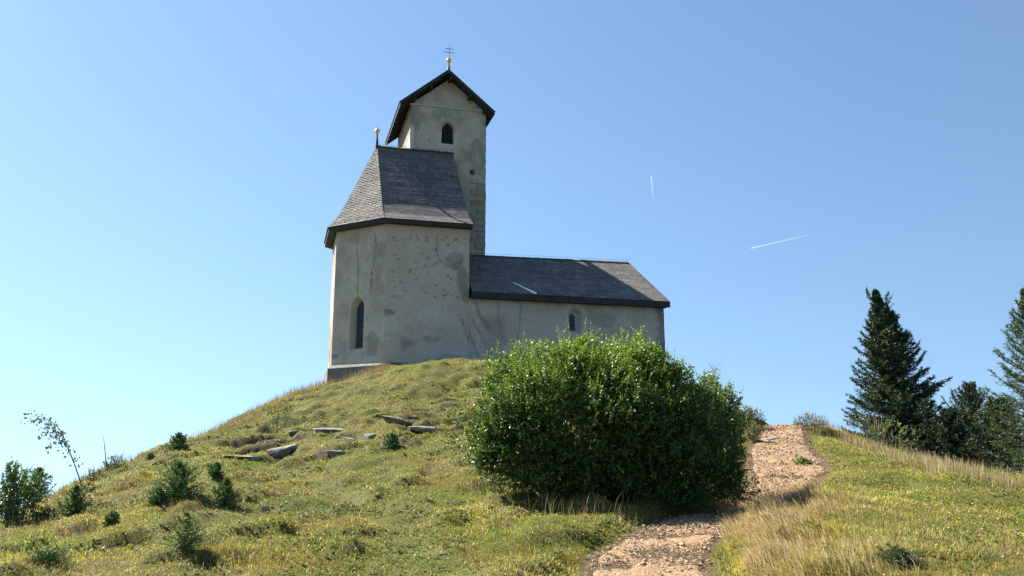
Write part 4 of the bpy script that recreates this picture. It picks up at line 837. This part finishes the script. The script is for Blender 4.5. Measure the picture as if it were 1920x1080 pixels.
def bush(name, ells, base, nsh, per, lsize, c1, c2, seed, label, cat, shoot_L=(.16, .36), ntop=120, stems=60, inner=.25, zmin=-.55, lump_=.22, core=True, group=None, topsc=1.0):
    r = np.random.default_rng(seed); root = empty(name, tuple(base)); B = np.array(base)
    E_ = [(np.array(c), np.array(rr_)) for c, rr_ in ells]; wts = np.array([rr_[0] * rr_[2] for _, rr_ in E_]); wts /= wts.sum()
    k = r.choice(len(E_), nsh * 2, p=wts); d = unit(r.normal(0, 1, (nsh * 2, 3))); d[:, 2] = np.where(d[:, 2] < zmin, -d[:, 2], d[:, 2]); d = unit(d)
    fr_ = np.where(r.random(nsh * 2) < inner, r.uniform(.35, .8, nsh * 2), 1.03 - np.abs(r.normal(0, .13, nsh * 2)))
    C_ = np.array([E_[i][0] for i in k]); R_ = np.array([E_[i][1] for i in k])
    lp = 1 + lump_ * (fbm(d[:, 0] * 2.6 + k * 5, d[:, 2] * 2.6 + d[:, 1] * 2, 3, seed) - .5) * 2
    P = C_ + d * R_ * (fr_ * lp)[:, None]
    deep = np.zeros(len(P), bool)
    for i, (c, rr_) in enumerate(E_): deep |= (np.linalg.norm((P - c) / rr_, axis=1) < .62) & (k != i) & (fr_ > .8)
    gz = ground(P[:, 0], P[:, 1]); ok = ~deep & (P[:, 2] > gz + .04); P, d, k = P[ok][:nsh], d[ok][:nsh], k[ok][:nsh]; m = len(P)
    sd_ = unit(d * .7 + np.array([0, 0, .55]) + r.normal(0, .35, (m, 3))); L = r.uniform(*shoot_L, m)
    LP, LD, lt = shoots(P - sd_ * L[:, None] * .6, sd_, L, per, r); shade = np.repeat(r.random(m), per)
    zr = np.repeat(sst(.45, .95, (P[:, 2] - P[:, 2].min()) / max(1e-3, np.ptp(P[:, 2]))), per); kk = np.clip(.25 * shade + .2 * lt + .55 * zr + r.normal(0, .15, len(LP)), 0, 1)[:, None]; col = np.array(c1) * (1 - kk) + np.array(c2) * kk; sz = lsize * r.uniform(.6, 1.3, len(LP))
    if ntop:                                                   # long young shoots standing out of the top
        kt = r.choice(len(E_), ntop, p=wts); dt = unit(np.stack([r.normal(0, .6, ntop), r.normal(0, .5, ntop), r.uniform(.1, 1.2, ntop)], 1)); Ct = np.array([E_[i][0] for i in kt]); Rt = np.array([E_[i][1] for i in kt])
        Pt = Ct + dt * Rt * .93; st_ = unit(dt * .35 + np.array([0, 0, .9]) + r.normal(0, .13, (ntop, 3))); Lt = r.uniform(.22, .62, ntop) * topsc; pt_ = 20
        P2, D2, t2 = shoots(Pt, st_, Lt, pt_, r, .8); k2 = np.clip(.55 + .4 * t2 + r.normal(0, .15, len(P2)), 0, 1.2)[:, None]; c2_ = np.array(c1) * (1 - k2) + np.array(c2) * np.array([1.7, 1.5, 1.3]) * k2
        LP = np.vstack([LP, P2]); LD = np.vstack([LD, D2]); col = np.vstack([col, c2_]); sz = np.concatenate([sz, lsize * r.uniform(.45, 1.0, len(P2)) * (1.15 - .5 * t2)])
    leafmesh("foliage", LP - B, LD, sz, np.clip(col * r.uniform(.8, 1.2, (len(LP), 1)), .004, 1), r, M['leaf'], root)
    mb = MB()
    for i in r.choice(m, min(stems, m), replace=False):
        e = P[i] - B; a = np.array([e[0] * .25 + r.normal(0, .05), e[1] * .25 + r.normal(0, .05), 0.]); a[2] = float(ground(a[0] + B[0], a[1] + B[1])) - B[2] - .03
        q1 = a + (e - a) * .45 + np.array([0, 0, .12 * np.linalg.norm(e)]); w_ = .006 + .012 * r.random() * min(1, np.linalg.norm(e) / 2)
        mb.tube([a, a * .6 + q1 * .4 + r.normal(0, .02, 3), q1, q1 * .45 + e * .55 + r.normal(0, .02, 3), e], [w_, w_ * .85, w_ * .6, w_ * .4, w_ * .2], 5)
    if ntop:
        for i in range(0, ntop): mb.tube([Pt[i] - B - st_[i] * .2, Pt[i] + st_[i] * Lt[i] - B], [.004, .0015], 3)
    mb.build("stems", M['bark'], root, True)
    return tag(root, label, cat, group)
W_ = lambda px, py, Y: tuple(at(px, py, Y))
bb = onground(1110, 955); bb = Vector((at(1120, 900, 15.6)[0], 15.6, float(ground(at(1120, 900, 15.6)[0], 15.6))))
rl = np.random.default_rng(12); lobes = []
for _ in range(34):                                          # uneven lobes over the crown
    a_ = rl.uniform(0, 1); px_ = 905 + a_ * 445; top_ = float(np.interp(px_, [872, 930, 985, 1050, 1130, 1210, 1260, 1310, 1390], [770, 690, 655, 632, 628, 634, 672, 705, 765])); d_ = rl.uniform(0, 1)**1.5
    k_ = rl.uniform(.18, .46); lobes.append((W_(px_, top_ + 34 + d_ * 130, 15.6 - d_ * 1.15), (k_, k_, k_ * rl.uniform(.9, 1.4))))
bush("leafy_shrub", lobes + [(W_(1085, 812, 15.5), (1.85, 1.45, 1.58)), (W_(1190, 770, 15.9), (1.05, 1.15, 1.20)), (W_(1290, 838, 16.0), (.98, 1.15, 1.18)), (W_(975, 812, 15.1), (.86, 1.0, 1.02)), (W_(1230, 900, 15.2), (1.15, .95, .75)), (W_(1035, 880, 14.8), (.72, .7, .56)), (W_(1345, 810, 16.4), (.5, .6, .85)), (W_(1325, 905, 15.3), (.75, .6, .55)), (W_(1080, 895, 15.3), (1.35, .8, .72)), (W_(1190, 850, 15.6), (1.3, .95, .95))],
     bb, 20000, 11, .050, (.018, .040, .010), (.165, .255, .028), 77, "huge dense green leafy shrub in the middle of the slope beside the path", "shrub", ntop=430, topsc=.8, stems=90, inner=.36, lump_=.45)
def sbush(name, px, py, hp, wp_, seed, c1, c2, label, cat="shrub", nsh=160, per=8, ls=.035, ntop=14, stems=14, group=None, sl=(.06, .2), Yf=None):
    b = onground(px, py) if Yf is None else groundat(px, py, Yf); k = b.y / FPX; rz = hp * k * .5; rx = wp_ * k * .5
    return bush(name, [((b.x, b.y, b.z + rz * .95), (rx, rx * .8, rz))], b, nsh, per, ls, c1, c2, seed, label, cat, sl, ntop, stems, .4, -.9, .35, group=group, topsc=.35)
sbush("crest_shrub", 1404, 806, 42, 58, 51, (.09, .085, .035), (.17, .15, .06), "brownish low shrub on the bank left of the path's crest", nsh=420, ls=.04)
sbush("crest_shrub", 1521, 806, 30, 60, 52, (.08, .085, .035), (.19, .15, .08), "low olive shrub on the skyline right of the path's crest", nsh=260, ls=.032)
sbush("bank_shrub", 1412, 830, 34, 30, 53, (.07, .09, .03), (.14, .14, .05), "small scrubby shrub hanging over the left edge of the path", nsh=160)
sbush("sparse_shrub", 527, 808, 52, 60, 54, (.05, .075, .02), (.12, .15, .04), "sparse green shrub above the left end of the rock ledges", nsh=190, ntop=22)
sbush("low_shrub", 178, 900, 30, 40, 55, (.05, .075, .025), (.11, .13, .045), "low leafy scrub on the left skyline beside the leaning birch", nsh=130, Yf=20)
sbush("low_shrub", 215, 887, 34, 42, 56, (.05, .075, .025), (.12, .15, .05), "leafy scrub at the foot of the bare upright stem on the left skyline", nsh=150, ntop=16, Yf=21)
sbush("thicket", 42, 1000, 105, 84, 57, (.04, .07, .02), (.11, .17, .04), "green leafy alder thicket with bare twigs at the left edge", nsh=170, ls=.055, ntop=20, stems=26, Yf=15)
sbush("thicket", 8, 1010, 130, 50, 58, (.035, .06, .02), (.09, .14, .04), "darker leafy thicket cut by the left edge of the photo", nsh=170, ls=.05, ntop=16, stems=22, Yf=14.5)
sbush("pale_shrub", 1672, 838, 72, 96, 59, (.10, .14, .035), (.24, .28, .08), "pale green sprawling shrub in front of the tall spruce", nsh=120, per=7, ls=.045, ntop=16, stems=26, Yf=27.5)
# thin stems and bare bushes
def stemplant(name, Y, strands, leaves, label, cat, seed, mat='grey_twig', lsz=.045, c1=(.05, .075, .025), c2=(.13, .16, .05), group=None):
    r = np.random.default_rng(seed); p0 = Vector(at(*strands[0][0][0], Y)); gz = float(ground(p0.x, p0.y)); root = empty(name, (p0.x, p0.y, gz)); B = np.array(root.location); mb = MB(); P, D = [], []
    for pts, r0, nl in strands:
        w = [np.array(at(a, b_, Y + i * .05)) - B for i, (a, b_) in enumerate(pts)]
        if pts is strands[0][0]: w[0][2] = -.05
        mb.tube(w, [max(.003, r0 * (1 - .75 * i / (len(w) - 1))) for i in range(len(w))], 5)
        for _ in range(int(nl * 1.4)):
            t = r.uniform(.0, 1) * (len(w) - 1); i = min(int(t), len(w) - 2); q_ = w[i] + (w[i + 1] - w[i]) * (t - i); P.append(q_ + r.normal(0, .055, 3)); D.append(r.normal(0, 1, 3) + np.array([-.3, 0, -.9]))
    mb.build("stem", M[mat], root, True)
    if P:
        kk = r.random((len(P), 1)); leafmesh("foliage", np.array(P), np.array(D), lsz * r.uniform(.6, 1.3, len(P)), np.array(c1) * (1 - kk) + np.array(c2) * kk, r, M['leaf'], root)
    return tag(root, label, cat, group)
stemplant("birch_sapling", 18.5, [([(156, 908), (140, 872), (126, 836), (116, 812), (104, 796), (84, 783), (50, 775)], .016, 60), ([(124, 832), (112, 826), (98, 834), (90, 838)], .005, 42), ([(116, 812), (100, 806), (80, 802), (78, 818)], .005, 42), ([(108, 800), (92, 788), (66, 786), (50, 790)], .005, 46), ([(128, 850), (142, 862), (152, 866)], .004, 10), ([(118, 815), (108, 818), (88, 812)], .004, 30)],
    None, "thin birch sapling bending over to the left against the sky", "tree", 61, lsz=.07)
stemplant("dead_stem", 20.8, [([(202, 890), (198, 860), (196, 836), (193, 814)], .017, 0), ([(196, 842), (190, 836), (188, 850)], .004, 0), ([(199, 866), (206, 858), (222, 852), (230, 856)], .004, 16), ([(200, 876), (212, 868), (228, 862)], .004, 14)], None, "bare upright stem with a few leaves, right of the bending birch", "tree", 62)
stemplant("alder_sapling", 14.8, [([(30, 990), (26, 930), (24, 880), (24, 858)], .009, 8), ([(14, 990), (12, 920), (4, 876)], .008, 8), ([(40, 990), (46, 930), (52, 892), (64, 866)], .008, 14), ([(52, 985), (62, 930), (82, 908), (84, 902)], .008, 22), ([(36, 950), (44, 900), (40, 872)], .006, 8)], None, "tall bare shoots rising out of the leafy thicket at the left edge", "shrub", 63, lsz=.06, c2=(.14, .2, .05))
r_ = random.Random(4); st_l = [([(1342, 745), (1343, 715), (1340, 690), (1341, 674)], .014, 0)]
for k in range(16):
    a = r_.uniform(-1, 1); st_l.append(([(1341 + a * 2, 735 - k * 3), (1341 + a * 14, 722 - k * 3), (1341 + a * 22, 706 - k * 2.6)], .005, 0))
for k in range(7): a = r_.uniform(-1, 1); st_l.append(([(1316 + a * 2, 745), (1316 + a * 8, 715), (1317 + a * 14, 692 + abs(a) * 12)], .005, 0))
stemplant("bare_shrub", 27.0, st_l, None, "leafless grey shrub poking up behind the big green shrub against the sky", "shrub", 64)
st_l = []
for k in range(20):
    a = r_.uniform(-1, 1); b_ = r_.uniform(.3, 1); st_l.append(([(1648 + a * 8, 838), (1640 + a * 30, 812 - 8 * b_), (1632 + a * 62, 800 - 34 * b_ * (1 - .4 * abs(a)))], .007, 4))
stemplant("twiggy_shrub", 26.6, st_l, None, "leafless pale branched shrub at the left foot of the tall spruce", "shrub", 65, lsz=.05, c2=(.25, .28, .09))
# seed stalk on top of the round little spruce, dead grass blades and straws lying about are part of the tufts
# ------------------------------------------------------------------ rocks
def rock(name, px, py, wp_, hp, seed, label, group="limestone outcrops in the hillside", mat='rock', sink=.66):
    b = onground(px, py); k = b.y / FPX; r = np.random.default_rng(seed); bm = bmesh.new(); bmesh.ops.create_icosphere(bm, subdivisions=3, radius=1)
    V_ = np.array([v.co[:] for v in bm.verts]); cuts = unit(r.normal(0, 1, (9, 3)) * np.array([1, 1, .8]))
    for c in cuts:
        lim = r.uniform(.45, .8); d = V_ @ c; V_ = V_ - np.maximum(d - lim, 0)[:, None] * c
    V_ *= (1 + .10 * (fbm(V_[:, 0] * 3 + seed, V_[:, 1] * 3 + V_[:, 2] * 2, 3, seed) - .5))[:, None]
    V_ = V_ / .62 * np.array([wp_ * k / 2, wp_ * k * .38, hp * k / 2]); a = r.uniform(-.3, .3); V_[:, 2] = np.where(V_[:, 2] < 0, V_[:, 2] * 3.2, V_[:, 2] * .6); V_[:, 2] += V_[:, 0] * .12 * r.normal()
    x = V_[:, 0] * cos(a) - V_[:, 1] * sin(a); y = V_[:, 0] * sin(a) + V_[:, 1] * cos(a); V_ = np.stack([x, y, V_[:, 2]], 1)
    for v, c in zip(bm.verts, V_): v.co = c
    me = bpy.data.meshes.new(name); bm.to_mesh(me); bm.free(); o = link(name, me, M[mat]); o.location = (b.x, b.y, b.z + hp * k * (.5 - sink)); return tag(o, label, "rock", group)
import bmesh
RK = [(447, 856, 40, 8, "long flat pale rock at the lowest left end of the rock ledges"), (474, 858, 22, 11, "rounded grey rock just right of the lowest flat rock"), (540, 838, 44, 13, "broad pale slab in the middle of the left rock ledges"), (505, 828, 26, 8, "reddish flat stone above the broad pale slab"),
      (572, 808, 36, 9, "dark edged rock near the top of the left ledges"), (640, 806, 58, 14, "largest overhanging ledge rock left of centre"), (655, 822, 30, 12, "blocky dark rock below the overhanging ledge rock"), (700, 815, 26, 9, "small rock right of the overhanging ledge rock"),
      (747, 786, 34, 9, "pale rock breaking the turf at the top of the ledges"), (792, 802, 30, 8, "small pale rock at the right end of the ledges"), (775, 782, 20, 7, "tiny stone just above the right end of the ledges"), (627, 846, 26, 8, "low rock in the turf beneath the ledges")]
for i, (a, b_, c, d, l) in enumerate(RK): rock("rock", a, b_, c * 1.12, d * .72, 200 + i, l)
rock("rock", 1495, 799, 12, 9, 231, "small white stone lying at the very crest of the path", mat='rock', sink=.1)
rock("rock", 1444, 826, 26, 9, 232, "embedded reddish brown stone near the upper left edge of the path", sink=.3)
rock("rock", 1424, 829, 14, 7, 233, "smaller brown stone touching the upper left path edge", sink=.3)
# ------------------------------------------------------------------ contrails, nine kilometres up the view
def contrailmat():
    m, t, b = newmat("ice_trail"); a = N(t, 'ShaderNodeAttribute', attribute_name='Col'); d = N(t, 'ShaderNodeBsdfDiffuse'); d.inputs[0].default_value = (.9, .9, .9, 1); tr = N(t, 'ShaderNodeBsdfTranslucent'); tr.inputs[0].default_value = (.9, .9, .9, 1)
    ad = N(t, 'ShaderNodeMixShader'); t.links.new(d.outputs[0], ad.inputs[1]); t.links.new(tr.outputs[0], ad.inputs[2]); tp = N(t, 'ShaderNodeBsdfTransparent'); mx = N(t, 'ShaderNodeMixShader')
    t.links.new(a.outputs['Color'], mx.inputs[0]); t.links.new(tp.outputs[0], mx.inputs[1]); t.links.new(ad.outputs[0], mx.inputs[2]); t.links.new(mx.outputs[0], t.nodes['Material Output'].inputs[0]); return m
M['trail'] = contrailmat()
def contrail(p, q_, w0, w1, al, label, Y=9000.):
    a, b = Vector(at(*p, Y)), Vector(at(*q_, Y * 1.04)); n = 28; V_, C_, F_ = [], [], []; d = (b - a).normalized(); s1 = d.cross(Vector((0, 1, .2))).normalized(); s2 = d.cross(s1)
    r = np.random.default_rng(int(p[0]))
    for i in range(n + 1):
        f = i / n; w = (w0 + (w1 - w0) * f) * Y / FPX * .5 * r.uniform(.8, 1.2)
        for k in range(10):
            t = 2 * pi * k / 10; V_.append(a.lerp(b, f) + (s1 * cos(t) + s2 * sin(t)) * w); C_.append([al * (1 - f)**1.2 * r.uniform(.75, 1)] * 3)
    for i in range(n):
        for k in range(10): F_.append((i * 10 + k, i * 10 + (k + 1) % 10, i * 10 + 10 + (k + 1) % 10, i * 10 + 10 + k))
    C_ = [(c if i > 9 else [0, 0, 0]) for i, c in enumerate(C_)]
    o = link("contrail", npmesh("contrail", np.array([tuple(v) for v in V_]), [np.array(F_)], np.array(C_), True), M['trail']); tag(o, label, "contrail", "contrails in the blue sky")
contrail((1221, 329), (1225, 378), 2.0, 4.0, .14, "short upright contrail in the sky right of the bell tower")
contrail((1406, 466), (1530, 437), 1.6, 3.6, .19, "longer slanting contrail in the sky above the right end of the nave")
